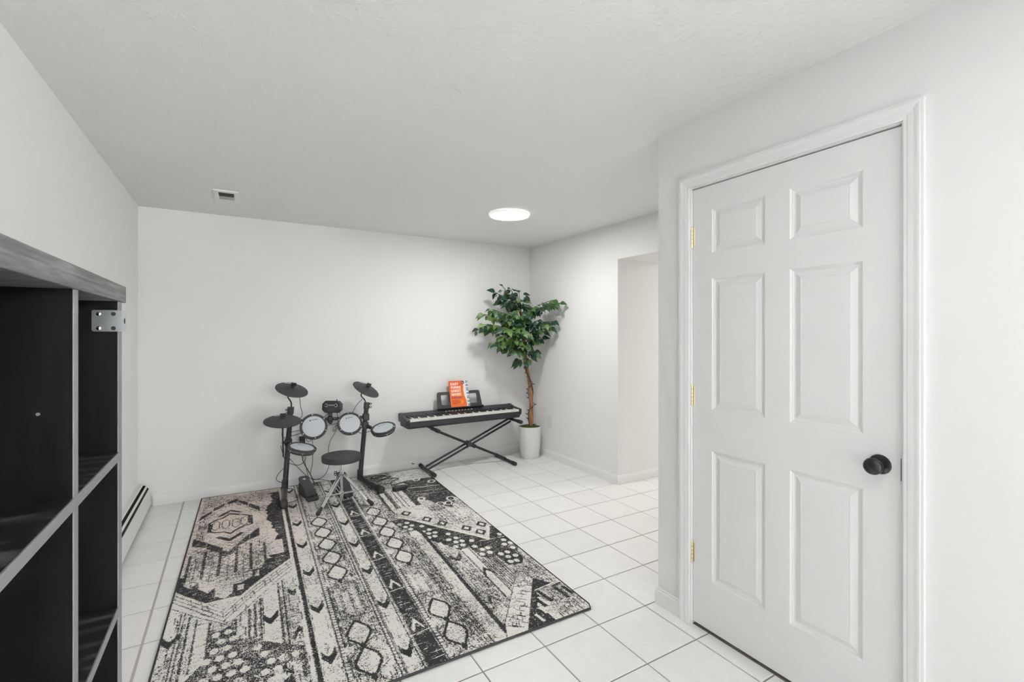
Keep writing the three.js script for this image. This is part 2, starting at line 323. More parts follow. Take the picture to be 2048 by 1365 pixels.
// two unseen fill lamps added behind the camera: their bounced light brightens the room
function addedTorchiere(x, z, label) {
  const t = thing('added_fill_lamp', label, 'added fill lamp', x, 0, z, 0);
  mesh('base', lathe([[0, 0], [0.13, 0], [0.135, 0.006], [0.13, 0.016], [0.03, 0.026], [0.012, 0.045], [0, 0.045]], 40), M.blackSteel, t);
  mesh('pole', [rod(V(0, 0.04, 0), V(0, 1.66, 0), 0.011)], M.blackSteel, t);
  mesh('bowl', lathe([[0.012, 1.65], [0.06, 1.66], [0.14, 1.70], [0.19, 1.755], [0.2, 1.765], [0.196, 1.767], [0.135, 1.706], [0.05, 1.667], [0, 1.664]], 48), M.white, t);
  mesh('bulb_disc', lathe([[0, 1.722], [0.12, 1.720], [0.13, 1.712], [0.12, 1.704], [0, 1.70]], 40), new THREE.MeshStandardMaterial({ color: 0xffffff, roughness: 0.6, emissive: lin(1, 0.99, 0.97), emissiveIntensity: 2.2 }), t);
  const a = new THREE.RectAreaLight(lin(0.985, 0.995, 1.0), LAMP.addedFill, 0.3, 0.3); a.name = 'uplight'; a.position.set(0, 1.775, 0); a.rotation.x = Math.PI / 2; t.add(a);
}
addedTorchiere(3.1, 4.4, 'unseen black lamp added for fill light round the corner behind the panelled door wall');
addedTorchiere(2.7, 5.8, 'unseen black lamp added for fill light in the far corner behind the camera');

// ceiling register
{
  const t = thing('ceiling_register', 'small white ceiling air register with half open slot', 'air vent', -0.045, H, -4.015, -0.02);
  const w = 0.078, l = 0.16;
  mesh('frame', [extr([[-w, -l], [w, -l], [w, l], [-w, l]], 0.006, [[[-0.046, -0.10], [-0.046, 0.115], [0.05, 0.115], [0.05, -0.10]]], 0.002).rotateX(Math.PI / 2)], M.trim, t);
  mesh('damper_plate', [bx(-0.046, 0.05, -0.004, -0.002, -0.10, -0.012)], std([0.5, 0.5, 0.49], 0.5), t);
  mesh('duct_shade_sheet', [bx(-0.046, 0.05, -0.0012, -0.0004, -0.012, 0.115)], std([0.07, 0.07, 0.066], 0.8), t);  // dark sheet in place of the shade inside the duct
  for (let i = 0; i < 4; i++) mesh('louvre', [bx(-0.045, 0.049, -0.0034, -0.0016, 0.012 + i * 0.027, 0.016 + i * 0.027)], std([0.09, 0.09, 0.085], 0.6), t);  // blades coloured dark for the shade in the slot
}

// hot water heater along the left wall
{
  const t = thing('baseboard_heater', 'white metal baseboard heater along the left wall behind the dark bookcase', 'heater', XL, 0, 0);
  const z0 = -4.655, L = 2.55, run = (pts) => { const g = extr(pts, L); g.translate(0, 0, z0); return g; };
  mesh('back_plate', run([[0, 0.012], [0.003, 0.012], [0.003, 0.182], [0, 0.182]]), M.heater, t);
  mesh('hood', run([[0, 0.181], [0.028, 0.185], [0.032, 0.176], [0.0335, 0.1765], [0.029, 0.188], [0, 0.184]]), M.heater, t);
  mesh('damper', run([[0.049, 0.166], [0.061, 0.158], [0.0615, 0.1595], [0.0495, 0.1675]]), M.heater, t);
  mesh('front_panel', run([[0.0705, 0.147], [0.0735, 0.150], [0.0865, 0.03], [0.078, 0.026], [0.0775, 0.028], [0.0842, 0.031]]), M.heater, t);
  mesh('fin_shade_block', [bx(0.006, 0.070, 0.05, 0.148, z0 + 0.05, z0 + L - 0.05)], M.heaterShade, t);  // solid dark block stands for the shaded interior
  mesh('end_shade_sheet', run([[0.004, 0.0], [0.076, 0.0], [0.068, 0.15], [0.045, 0.176], [0.004, 0.178]]).scale(1, 1, 0.001).translate(0, 0, -4.65), M.heaterShade, t);  // thin dark sheet for the shade at the open end
}

// power outlets
function outlet(name, label, x, y, z, turn) {
  const t = thing(name, label, 'outlet', x, y, z, turn);
  mesh('cover_plate', new RoundedBoxGeometry(0.073, 0.118, 0.007, 2, 0.003).translate(0, 0, 0.0035), M.white, t);
  for (const s of [-1, 1]) { const r = mesh('socket', [extr(rrect(-0.0165, 0.0165, -0.014, 0.014, 0.009), 0.0075).translate(0, s * 0.0195, 0.001)], M.trim, t); mesh('slot', [bx(-0.008, -0.006, s * 0.0195 - 0.003, s * 0.0195 + 0.005, 0.0081, 0.0088), bx(0.006, 0.008, s * 0.0195 - 0.003, s * 0.0195 + 0.005, 0.0081, 0.0088)], std([0.25, 0.25, 0.25], 0.6), r); }
  mesh('screw', [rod(V(0, 0, 0.0065), V(0, 0, 0.0078), 0.0025)], M.steel, t);
}
outlet('wall_outlet', 'white duplex outlet on the right wall beside the potted tree', XR, 0.397, -4.261, -Math.PI / 2);
outlet('wall_outlet', 'white outlet on the back wall behind the drum kit, with a black plug in it', 0.523, 0.415, ZB, 0);
{
  const t = thing('plug_adapter', 'black power plug in the outlet behind the drum kit', 'plug', 0.537, 0.405, ZB + 0.0095);
  mesh('body', new RoundedBoxGeometry(0.046, 0.062, 0.032, 3, 0.006).translate(0, 0, 0.0165), M.plastic, t);
  mesh('cord', pipe([[0, -0.028, 0.018], [0.002, -0.06, 0.022], [0.01, -0.14, 0.02], [0.03, -0.25, 0.025], [0.05, -0.34, 0.03], [0.06, -0.385, 0.035]], 0.0022), M.cable, t);
}
{
  const t = thing('cable_stub', 'short black cable stub poking out of the back baseboard by the piano stand', 'cable', 1.567, 0.042, ZB + 0.0125);
  mesh('stub', pipe([[0, 0, -0.004], [0.006, 0.002, 0.012], [0.016, -0.002, 0.02]], 0.0045), M.cable, t);
}

// ================= BOOKCASE =================
{
  const t = thing('bookcase', 'tall black woodgrain cube bookcase standing empty along the left wall', 'bookcase', -0.21, 0, -1.33);
  const D = 0.39, bays = [[0.045, 0.345], [0.369, 0.669], [0.693, 0.993]], end = 1.038;      // local z runs towards the viewer, local x into the wall is negative
  mesh('top_board', [bx(-D, 0.003, 1.438, 1.474, -0.018, end + 0.02, 0.0015)], M.caseTop, t);
  const panel = (name, z0, z1, y0 = 0.0, y1 = 1.438) => { const p = mesh(name, [bx(-D, -0.002, y0, y1, z0, z1)], M.caseDark, t); mesh('worn_glare_edge', [bx(-0.002, 0, y0, y1, z0, z1, 0.0008)], M.caseEdge, p); return p; };  // paler front strip carries the glare and wear of the edge
  const far = panel('side_panel', 0.010, 0.045); panel('side_panel', 0.993, 1.028);
  panel('divider', 0.345, 0.369, 0.12); panel('divider', 0.669, 0.693, 0.12);
  for (const y of [1.118, 0.791, 0.464]) { const p = mesh('shelf', [bx(-D + 0.006, -0.002, y - 0.018, y, 0.0455, 0.3445), bx(-D + 0.006, -0.002, y - 0.018, y, 0.3695, 0.6685), bx(-D + 0.006, -0.002, y - 0.018, y, 0.6935, 0.9925)], M.caseShelf, t); mesh('worn_glare_edge', [bx(-0.002, 0.001, y - 0.018, y, 0.0455, 0.9925, 0.0008)], M.caseEdge, p); }
  mesh('bottom_board', [bx(-D, -0.002, 0.10, 0.12, 0.045, 0.993)], M.caseShelf, t);
  mesh('plinth', [bx(-D, -0.03, 0, 0.10, 0.045, 0.993)], M.caseDark, t);
  mesh('back_panel', [bx(-D, -D + 0.004, 0.10, 1.438, 0.04, 1.0)], M.caseDark, t);
  // pegs and peg holes on the divider
  for (const [x, y] of [[-0.10, 1.29], [-0.12, 1.20], [-0.125, 1.165], [-0.04, 1.25]]) mesh('shelf_pin_hole', [rod(V(x, y, 0.3692), V(x, y, 0.3702), 0.0025, 0.0025, 10)], M.caseEdge, t);
  const b = sub('corner_bracket', t); b.userData.label = 'zinc angle bracket';
  mesh('plate', [extr(rrect(-0.043, 0.006, 1.374, 1.419, 0.004), 0.002).translate(0, 0, 0.0452)], M.steel, b);
  mesh('flange', [bx(0.0035, 0.006, 1.374, 1.420, 0.0, 0.0465, 0.0008)], M.steel, b);
  for (const [x, y] of [[-0.018, 1.411], [-0.018, 1.381]]) mesh('screw_hole', [rod(V(x + 0.01, y, 0.0471), V(x + 0.01, y, 0.0476), 0.0042, 0.0042, 14)], M.hole, b);
  for (const [x, y] of [[-0.032, 1.411], [-0.032, 1.381]]) mesh('screw', [ball(0.0045, x, y, 0.0472, 1, 1, 0.45)], M.chrome, b);
  mesh('flange_hole', [rod(V(0.0058, 1.397, 0.019), V(0.0064, 1.397, 0.019), 0.0065, 0.0065, 14)], M.hole, b);
}

// ================= RUG =================
const RW = 1.84, RL = 2.79;
const rugTex = (() => {
  const S = 730, w = Math.round(RW * S), h = Math.round(RL * S), cv = document.createElement('canvas'); cv.width = w; cv.height = h;
  const c = cv.getContext('2d'); c.scale(S, S);
  const ink = (g) => { const k = Math.round(g * 255); return `rgb(${k},${k},${k})`; };
  const R = (x0, x1, y0, y1, g) => { c.fillStyle = ink(g); c.fillRect(x0, y0, x1 - x0, y1 - y0); };
  const P = (pts, g) => { c.fillStyle = ink(g); c.beginPath(); pts.forEach(([x, y], i) => (i ? c.lineTo(x, y) : c.moveTo(x, y))); c.closePath(); c.fill(); };
  const Ln = (pts, g, lw, close) => { c.strokeStyle = ink(g); c.lineWidth = lw; c.lineJoin = 'round'; c.beginPath(); pts.forEach(([x, y], i) => (i ? c.lineTo(x, y) : c.moveTo(x, y))); if (close) c.closePath(); c.stroke(); };
  const vl = (x, y0, y1, lw = 0.006, g = 0.8) => Ln([[x, y0], [x + 0.001, y1]], g, lw);
  const chevron = (x, tip, g = 1, k = 1) => P([[x - 0.032 * k, tip - 0.105], [x - 0.008, tip - 0.06], [x, tip - 0.055], [x + 0.008, tip - 0.062], [x + 0.034 * k, tip - 0.112], [x + 0.034 * k, tip - 0.055], [x, tip + 0.002], [x - 0.033 * k, tip - 0.05]], g);
  const caret = (x, apex, g, k = 1) => P([[x, apex], [x + 0.03 * k, apex + 0.09], [x + 0.026 * k, apex + 0.108], [x + 0.007, apex + 0.05], [x - 0.003, apex + 0.052], [x - 0.02 * k, apex + 0.11], [x - 0.028 * k, apex + 0.085]], g);
  const hex = (x, y, rx, ry, g) => P([0, 1, 2, 3, 4, 5].map((i) => [x + rx * Math.cos(i * Math.PI / 3 + 0.5), y + ry * Math.sin(i * Math.PI / 3 + 0.5)]), g);
  const mesh2 = (x0, x1, y0, y1, sx, sy, g, lw = 0.004) => { c.save(); c.beginPath(); c.rect(x0, y0, x1 - x0, y1 - y0); c.clip(); for (let y = y0 - (x1 - x0) * sy / sx; y < y1 + (x1 - x0) * sy / sx; y += sy) { Ln([[x0, y], [x1, y + (x1 - x0) * sy / sx]], g, lw); Ln([[x0, y], [x1, y - (x1 - x0) * sy / sx]], g, lw); } c.restore(); };
  R(0, RW, 0, RL, 0.2);
  // left panel
  R(0, 0.56, 0, 1.6, 0.27); mesh2(0.02, 0.45, 0.02, 0.6, 0.05, 0.045, 0.55); R(0, 0.03, 0, 1.5, 0.18);
  P([[0.22, 0.23], [0.43, 0.62], [0.222, 1.175], [0.025, 0.64]], 0.12);
  R(0.03, 0.085, 0.56, 0.95, 0.27);
  for (const q of [[[0.185, 0.215], [0.255, 0.14], [0.262, 0.205], [0.2, 0.255]], [[0.268, 0.2], [0.33, 0.28], [0.33, 0.365], [0.268, 0.25]], [[0.336, 0.31], [0.405, 0.42], [0.412, 0.53], [0.336, 0.39]], [[0.172, 0.225], [0.166, 0.295], [0.1, 0.38], [0.1, 0.31]], [[0.095, 0.355], [0.09, 0.425], [0.02, 0.56], [0.028, 0.47]],
    [[0.02, 0.885], [0.1, 0.99], [0.1, 1.075], [0.02, 1.01]], [[0.103, 1.0], [0.178, 1.1], [0.178, 1.19], [0.103, 1.09]], [[0.184, 1.15], [0.222, 1.2], [0.27, 1.12], [0.27, 1.2], [0.23, 1.28], [0.184, 1.24]], [[0.275, 1.09], [0.34, 0.97], [0.34, 1.06], [0.275, 1.155]], [[0.343, 0.97], [0.42, 0.845], [0.42, 1.0], [0.343, 1.075]]]) P(q, 0.9);
  Ln([[0.098, 0.80], [0.092, 0.64], [0.138, 0.58], [0.17, 0.565], [0.213, 0.50], [0.25, 0.53], [0.30, 0.56], [0.352, 0.61], [0.356, 0.78], [0.30, 0.80], [0.25, 0.86], [0.23, 0.90], [0.19, 0.85], [0.14, 0.84]], 0.92, 0.016, true);
  P([[0.088, 0.66], [0.112, 0.66], [0.112, 0.82], [0.088, 0.82]], 0.9); P([[0.33, 0.60], [0.362, 0.62], [0.362, 0.78], [0.335, 0.76]], 0.9);
  Ln([[0.14, 0.53], [0.213, 0.42], [0.285, 0.495]], 0.85, 0.022); Ln([[0.155, 0.925], [0.228, 1.015], [0.30, 0.915]], 0.85, 0.03); Ln([[0.16, 0.52], [0.21, 0.47], [0.26, 0.52], [0.3, 0.56]], 0.7, 0.01);
  for (const [x, y] of [[0.135, 0.705], [0.194, 0.70], [0.257, 0.71], [0.31, 0.69]]) Ln([[x - 0.022, y - 0.05], [x, y - 0.09], [x + 0.022, y - 0.05], [x + 0.022, y + 0.05], [x, y + 0.09], [x - 0.022, y + 0.05]], 0.85, 0.006, true);
  R(0.40, 0.56, 0.62, 1.25, 0.2);
  { const q = [[0.57, 0.10], [0.46, 0.13]]; for (let y = 0.16; y < 1.42; y += 0.035) q.push([0.472 + 0.028 * Math.sin(y * 7.3) + (rnd() - 0.5) * 0.035, y]); q.push([0.47, 1.43], [0.57, 1.44]); P(q, 0.88); }
  R(0.44, 0.53, 1.16, 1.38, 0.26); mesh2(0.0, 0.45, 1.05, 1.55, 0.045, 0.05, 0.55);
  for (const x of [0.028, 0.105, 0.186, 0.272, 0.349, 0.424]) vl(x, 1.1 + 0.3 * Math.abs(x - 0.23), 1.52, 0.015, 0.8);
  for (const x of [0.065, 0.145, 0.23, 0.31]) vl(x, 1.25, 1.6, 0.006, 0.6);
  P([[-0.01, 1.45], [0.03, 1.45], [0.03, 1.55], [0.06, 1.6], [0.10, 1.55], [0.10, 1.62], [0.15, 1.7], [0.18, 1.65], [0.185, 1.75], [0.23, 1.80], [0.265, 1.75], [0.265, 1.66], [0.30, 1.66], [0.355, 1.61], [0.355, 1.53], [0.40, 1.53], [0.43, 1.42], [0.50, 1.43], [0.57, 1.39], [0.57, 1.475], [0.365, 1.71], [0.23, 1.915], [-0.01, 1.59]], 0.86);
  R(0.115, 0.14, 1.55, 1.62, 0.3); R(0.195, 0.26, 1.62, 1.74, 0.26); R(0.285, 0.315, 1.68, 1.74, 0.15); R(0.37, 0.39, 1.55, 1.62, 0.2);
  R(0, 0.575, 1.8, RL, 0.25);
  const band = [[-0.01, 1.594], [0.232, 1.912], [0.366, 1.705], [0.575, 1.462], [0.575, 1.605], [0.471, 1.735], [0.364, 1.892], [0.255, 2.06], [0.114, 1.912], [-0.01, 1.76]];
  P(band, 0.07); Ln(band.slice(0, 4), 0.35, 0.004); Ln(band.slice(4), 0.6, 0.005);
  for (const o of [0.035, 0.07, 0.105]) Ln([[-0.01, 1.594 + o], [0.234, 1.912 + o], [0.368, 1.705 + o], [0.575, 1.462 + o]], 0.6, 0.005);
  for (let i = 0; i < 22; i++) { const u = rr(0, 0.57), y = u < 0.235 ? 1.6 + u * 1.33 : 1.91 - (u - 0.235) * 1.33; Ln([[u, y + 0.02], [u + 0.012, y + 0.09]], 0.55, 0.005); }
  Ln([[0.15, 1.87], [0.19, 1.92], [0.175, 1.945], [0.135, 1.895]], 0.8, 0.006, true);
  for (const [x, y0, y1, lw] of [[0.055, 1.85, 2.6, 0.006], [0.07, 1.85, 2.79, 0.006], [0.092, 1.9, 2.79, 0.009], [0.124, 1.94, 2.79, 0.007], [0.18, 2.0, 2.79, 0.009], [0.287, 2.03, 2.79, 0.006], [0.31, 2.0, 2.3, 0.006], [0.341, 1.96, 2.79, 0.009], [0.366, 1.92, 2.79, 0.012], [0.39, 1.88, 2.79, 0.009], [0.40, 1.88, 2.2, 0.004], [0.476, 1.76, 2.79, 0.009], [0.497, 1.74, 2.79, 0.008]]) vl(x, y0, y1, lw, 0.82);
  R(0.405, 0.468, 1.86, 2.5, 0.07); R(0.13, 0.172, 2.0, 2.35, 0.09); R(0.01, 0.045, 1.82, 2.06, 0.1); R(0.30, 0.335, 2.0, 2.25, 0.16);
  for (let y = 1.98; y < 2.75; y += 0.022) if (rnd() < 0.75) Ln([[0.505, y], [0.572, y + 0.006]], 0.6, 0.005);
  chevron(0.43, 2.15); chevron(0.543, 1.94, 0.95, 0.85); chevron(0.033, 2.13, 1); caret(0.543, 2.225, 0.95, 1.2);
  P([[0.18, 2.09], [0.235, 2.09], [0.275, 2.06], [0.29, 2.2], [0.36, 2.21], [0.385, 2.26], [0.56, 2.40], [0.56, 2.79], [0.10, 2.79], [0.10, 2.42], [0.18, 2.30]], 0.68);
  for (let y = 2.12; y < 2.8; y += 0.062) for (let k = -1; k < 11; k++) { const x = 0.115 + k * 0.047 + ((y / 0.062 | 0) & 1) * 0.023; if (x > 0.1 && x < 0.56 && (y > 2.42 || (x > 0.18 && x < 0.3) || (y > 2.27 && x < 0.42)) && rnd() < 0.72) hex(x, y, 0.018, 0.023, 0.1); }
  for (const x of [0.12, 0.30, 0.43, 0.50]) R(x, x + 0.03, 2.5, 2.79, 0.22);
  // centre stripes
  R(0.557, 0.576, 0, RL, 0.06); R(0.577, 0.598, 0, RL, 0.93); R(0.598, 0.675, 0, RL, 0.09);
  for (const v of [0.2, 0.6, 0.993, 1.383, 1.771, 2.17, 2.575]) { chevron(0.637, v, 1, 0.9); P([[0.628, v - 0.16], [0.646, v - 0.16], [0.648, v - 0.07], [0.626, v - 0.07]], 0.32); }
  const ladder = (x0, x1) => { R(x0, x1, 0, RL, 0.1); vl(x0, 0, RL, 0.0055, 0.95); vl(x1, 0, RL, 0.0055, 0.95); for (let y = 0.01; y < RL; y += 0.0225) Ln([[x0, y], [x1, y + 0.003]], 0.8, 0.0045); };
  ladder(0.681, 0.704); R(0.708, 0.872, 0, RL, 0.32); ladder(0.876, 0.893); R(0.897, 0.972, 0, RL, 0.1); vl(0.9, 0, RL, 0.004, 0.7); vl(0.969, 0, RL, 0.006, 0.95); vl(0.98, 0, RL, 0.004, 0.6);
  for (const v of [0.36, 0.75, 1.14, 1.526, 1.913, 2.295, 2.695]) { chevron(0.935, v, 1, 0.9); P([[0.926, v - 0.17], [0.944, v - 0.17], [0.947, v - 0.07], [0.922, v - 0.07]], 0.3); }
  R(0.985, 1.068, 0, RL, 0.86);
  for (const v of [0.08, 0.47, 0.863, 1.255, 1.634, 2.023, 2.43]) { caret(1.024, v, 0.06); Ln([[0.985, v + 0.128], [1.068, v + 0.116]], 0.12, 0.006); for (let i = 0; i < 7; i++) { const y = v + 0.14 + i * 0.036 + rr(-0.01, 0.01), x = rr(0.985, 1.03); Ln([[x, y], [x + rr(0.02, 0.05), y - 0.004]], 0.25, 0.005); } R(0.985, 1.068, v + 0.14, v + 0.2, 0.97); }
  ladder(1.073, 1.096); R(1.1, 1.36, 0, RL, 0.31);
  const chain = (x, cs, g = 0.95) => cs.forEach((v) => {
    const hw = 0.053, q = [[x, v - 0.103], [x + 0.02, v - 0.075], [x + hw - 0.006, v - 0.035], [x + hw, v + 0.005], [x + hw - 0.012, v + 0.035], [x + 0.02, v + 0.075], [x, v + 0.103], [x - 0.02, v + 0.07], [x - hw + 0.004, v + 0.03], [x - hw, v - 0.005], [x - hw + 0.014, v - 0.035], [x - 0.02, v - 0.07]];
    P(q, 0.13); Ln(q, g, 0.0125, true); P([[x, v + 0.07], [x + 0.014, v + 0.103], [x, v + 0.136], [x - 0.014, v + 0.103]], g);
    for (const s of [-1, 1]) { Ln([[x + s * 0.082, v + 0.03], [x + s * 0.03, v + 0.075], [x + s * 0.022, v + 0.103], [x + s * 0.03, v + 0.13], [x + s * 0.082, v + 0.175]], 0.7, 0.005); hex(x + s * 0.062, v + 0.103, 0.02, 0.035, 0.12); }
  });
  const grid = (x0, x1, y0, y1) => { R(x0, x1, y0, y1, 0.34); for (let x = x0; x < x1; x += 0.017) vl(x, y0, y1, 0.004, 0.62); for (let y = y0; y < y1; y += 0.03) Ln([[x0, y], [x1, y + 0.004]], 0.6, 0.004); R(x0 + 0.05, x0 + 0.08, y0 + 0.12, y1 - 0.06, 0.12); R(x0 + 0.015, x0 + 0.035, y0 + 0.1, y1 - 0.1, 0.14); R(x0 + 0.10, x0 + 0.12, y0 + 0.08, y1 - 0.05, 0.2); };
  grid(0.71, 0.87, 0, 0.86); grid(0.71, 0.87, 1.92, 2.3); grid(1.1, 1.24, 0.1, 0.86); grid(1.1, 1.25, 1.92, 2.3);
  chain(0.777, [0.982, 1.188, 1.394, 1.6, 1.805, 2.42, 2.63]); chain(1.163, [0.969, 1.18, 1.388, 1.59, 1.802, 2.423, 2.64]);
  for (const x of [0.845, 0.86]) for (let y = 0.9; y < 1.9; y += 0.05) if (rnd() < 0.8) vl(x, y, y + 0.035, 0.006, 0.75);
  for (const x of [1.232, 1.25, 1.266, 1.283]) for (let y = 1.46; y < 2.79; y += 0.045) vl(x + rr(-0.004, 0.004), y, y + rr(0.02, 0.045), 0.006, 0.72);
  R(1.296, 1.356, 1.44, 2.25, 0.1); R(1.30, 1.356, 2.25, 2.79, 0.16);
  // right panel
  R(1.38, RW, 0, RL, 0.3);
  R(1.23, 1.84, 0, 1.25, 0.36); for (const [x0, x1, g] of [[1.27, 1.29, 0.85], [1.295, 1.33, 0.15], [1.33, 1.352, 0.8], [1.36, 1.40, 0.12], [1.405, 1.43, 0.15], [1.44, 1.485, 0.08], [1.492, 1.53, 0.88]]) R(x0, x1, 0.55, 1.02, g);
  for (const x of [1.29, 1.36, 1.40, 1.433, 1.488]) vl(x, 0.55, 1.1, 0.006, 0.85);
  R(1.23, 1.50, 0, 0.5, 0.5); for (let i = 0; i < 14; i++) { const x = rr(1.12, 1.55), y = rr(0.02, 0.48); Ln([[x, y], [x + 0.05, y + rr(-0.03, 0.05)], [x + 0.1, y + rr(-0.03, 0.03)]], i % 3 ? 0.95 : 0.1, 0.014); }
  P([[1.57, 0.34], [1.84, 0.34], [1.84, 0.96], [1.72, 1.17], [1.65, 1.06], [1.61, 0.93], [1.53, 0.87], [1.535, 0.6]], 0.84);
  Ln([[1.55, 0.56], [1.82, 0.60]], 0.08, 0.012); for (const y of [0.68, 0.76]) Ln([[1.56, y], [1.83, y + 0.03]], 0.4, 0.006);
  for (const [x, y, r] of [[1.689, 0.344, 0.04], [1.795, 0.463, 0.04], [1.571, 0.871, 0.035], [1.665, 1.061, 0.045], [1.732, 1.068, 0.04], [1.785, 0.98, 0.045]]) { c.strokeStyle = ink(0.06); c.lineWidth = 0.016; c.beginPath(); c.ellipse(x, y, r * 0.7, r, 0.3, 0, 7); c.stroke(); }
  P([[1.30, 1.06], [1.72, 1.70], [1.84, 1.45], [1.84, 1.2], [1.77, 1.1], [1.72, 1.19], [1.6, 1.0], [1.3, 1.0]], 0.24);
  for (const x of [1.56, 1.585, 1.61, 1.635, 1.66]) vl(x, 1.05, 1.45, 0.006, 0.6);
  for (const [x, y] of [[1.371, 1.123], [1.472, 1.309], [1.545, 1.434], [1.664, 1.596], [1.725, 1.70], [1.784, 1.585]]) { P([[x - 0.042, y], [x, y - 0.06], [x + 0.042, y], [x, y + 0.06]], 0.88); P([[x - 0.02, y], [x, y - 0.03], [x + 0.02, y], [x, y + 0.03]], 0.08); }
  P([[1.235, 1.215], [1.33, 1.205], [1.389, 1.293], [1.521, 1.516], [1.668, 1.736], [1.725, 1.834], [1.81, 1.64], [1.845, 1.66], [1.845, 2.02], [1.81, 2.07], [1.80, 2.16], [1.758, 2.225], [1.672, 2.205], [1.661, 2.06], [1.606, 2.07], [1.572, 2.035], [1.563, 1.87], [1.499, 1.895], [1.462, 1.815], [1.40, 1.70], [1.379, 1.66], [1.343, 1.46], [1.262, 1.46]], 0.84);
  Ln([[1.30, 1.165], [1.389, 1.29], [1.521, 1.51], [1.668, 1.735], [1.722, 1.825], [1.815, 1.63]], 0.05, 0.022);
  Ln([[1.52, 1.50], [1.40, 1.49]], 0.2, 0.006); Ln([[1.725, 1.84], [1.66, 1.83], [1.84, 1.845]], 0.1, 0.007);
  for (const [x, y] of [[1.274, 1.304], [1.325, 1.303], [1.296, 1.367], [1.318, 1.423], [1.343, 1.365], [1.275, 1.425], [1.379, 1.505], [1.429, 1.493], [1.404, 1.554], [1.447, 1.558], [1.385, 1.617], [1.427, 1.614], [1.401, 1.412], [1.517, 1.625], [1.488, 1.713], [1.539, 1.709], [1.557, 1.771], [1.516, 1.766], [1.49, 1.831], [1.539, 1.828], [1.615, 1.797], [1.597, 1.884], [1.624, 1.947], [1.662, 1.944], [1.595, 2.004], [1.648, 2.006], [1.82, 1.80], [1.805, 1.891], [1.779, 1.951], [1.823, 1.951], [1.804, 2.019], [1.698, 2.058], [1.745, 2.056], [1.72, 2.114], [1.768, 2.119], [1.705, 2.174], [1.742, 2.179]]) hex(x, y, 0.0185, 0.024, 0.06);
  R(1.357, 1.38, 1.47, RL, 0.88); vl(1.388, 1.7, 2.5, 0.005, 0.7);
  for (let y = 1.9; y < 2.6; y += 0.05) { Ln([[1.39, y], [1.485, y + 0.006]], 0.55, 0.006); } for (const x of [1.42, 1.45, 1.475]) vl(x, 1.9, 2.45, 0.005, 0.55);
  chevron(1.44, 2.02, 0.85, 1.1); caret(1.43, 2.42, 0.9, 1.1); R(1.40, 1.43, 1.72, 1.8, 0.1); R(1.41, 1.47, 2.53, 2.62, 0.12);
  R(1.497, 1.507, 1.9, 2.62, 0.75); R(1.508, 1.55, 1.88, 2.5, 0.07); caret(1.53, 2.145, 1, 1.15); vl(1.553, 1.88, 2.5, 0.006, 0.9);
  for (const x of [1.565, 1.578, 1.592, 1.606, 1.62, 1.636, 1.65]) vl(x, 2.06, 2.42, 0.0055, 0.75);
  R(1.66, 1.84, 2.24, 2.8, 0.34); vl(1.80, 2.05, 2.5, 0.006, 0.6);
  P([[1.653, 2.321], [1.718, 2.409], [1.47, 2.80], [1.34, 2.80], [1.386, 2.702]], 0.1); Ln([[1.653, 2.33], [1.386, 2.70], [1.35, 2.79]], 0.7, 0.005);
  for (let i = 0; i < 22; i++) { const k = rr(0.05, 1), x = 1.68 - 0.27 * k + rr(-0.035, 0.035), y = 2.37 + 0.4 * k; Ln([[x - 0.018, y - 0.015], [x + 0.018, y + 0.02]], 0.75, 0.005); Ln([[x, y], [x + 0.016, y - 0.03]], 0.6, 0.004); }
  P([[1.719, 2.405], [1.785, 2.50], [1.66, 2.53], [1.66, 2.58], [1.60, 2.64], [1.61, 2.70], [1.62, 2.79], [1.46, 2.79]], 0.93); Ln([[1.66, 2.52], [1.79, 2.50]], 0.08, 0.01);
  for (const [x0, y0, x1, y1] of [[1.672, 2.52, 1.69, 2.65], [1.625, 2.59, 1.64, 2.67], [1.58, 2.68, 1.59, 2.78], [1.775, 2.54, 1.785, 2.66], [1.815, 2.555, 1.825, 2.64]]) Ln([[x0, y0], [x1, y1]], 0.95, 0.022);
  for (const [x0, y0, x1, y1] of [[1.645, 2.58, 1.66, 2.67], [1.60, 2.66, 1.612, 2.72], [1.555, 2.70, 1.565, 2.77]]) Ln([[x0, y0], [x1, y1]], 0.1, 0.016);
  Ln([[1.76, 2.53], [1.83, 2.52]], 0.9, 0.016);
  // short warp-wise dashes that run through the ground of every stripe
  const dashes = (x0, x1, y0, y1, n, g, lw = 0.0045) => { for (let i = 0; i < n; i++) { const x = x0 + Math.floor(rnd() * Math.max(1, (x1 - x0) / 0.011)) * 0.011 + 0.004, y = rr(y0, y1); Ln([[x, y], [x + 0.001, y + rr(0.012, 0.06)]], g, lw); } };
  dashes(0.708, 0.725, 0, RL, 90, 0.75); dashes(0.835, 0.872, 0, RL, 170, 0.75); dashes(1.1, 1.115, 0, RL, 80, 0.75); dashes(1.215, 1.295, 0.3, RL, 420, 0.78);
  dashes(0.60, 0.615, 0, RL, 60, 0.6, 0.0035); dashes(0.657, 0.672, 0, RL, 60, 0.6, 0.0035); dashes(0.90, 0.915, 0, RL, 60, 0.6, 0.0035); dashes(0.955, 0.968, 0, RL, 60, 0.6, 0.0035);
  dashes(0.03, 0.10, 1.85, RL, 90, 0.75); dashes(0.19, 0.29, 2.0, 2.1, 16, 0.7); dashes(0.30, 0.40, 1.9, RL, 120, 0.75); dashes(0.47, 0.57, 1.75, RL, 110, 0.7); dashes(0.02, 0.44, 0.02, 0.3, 110, 0.7); dashes(0.03, 0.09, 0.5, 1.0, 60, 0.75); dashes(0.12, 0.33, 0.6, 0.85, 20, 0.6); dashes(0.02, 0.44, 1.1, 1.6, 150, 0.75);
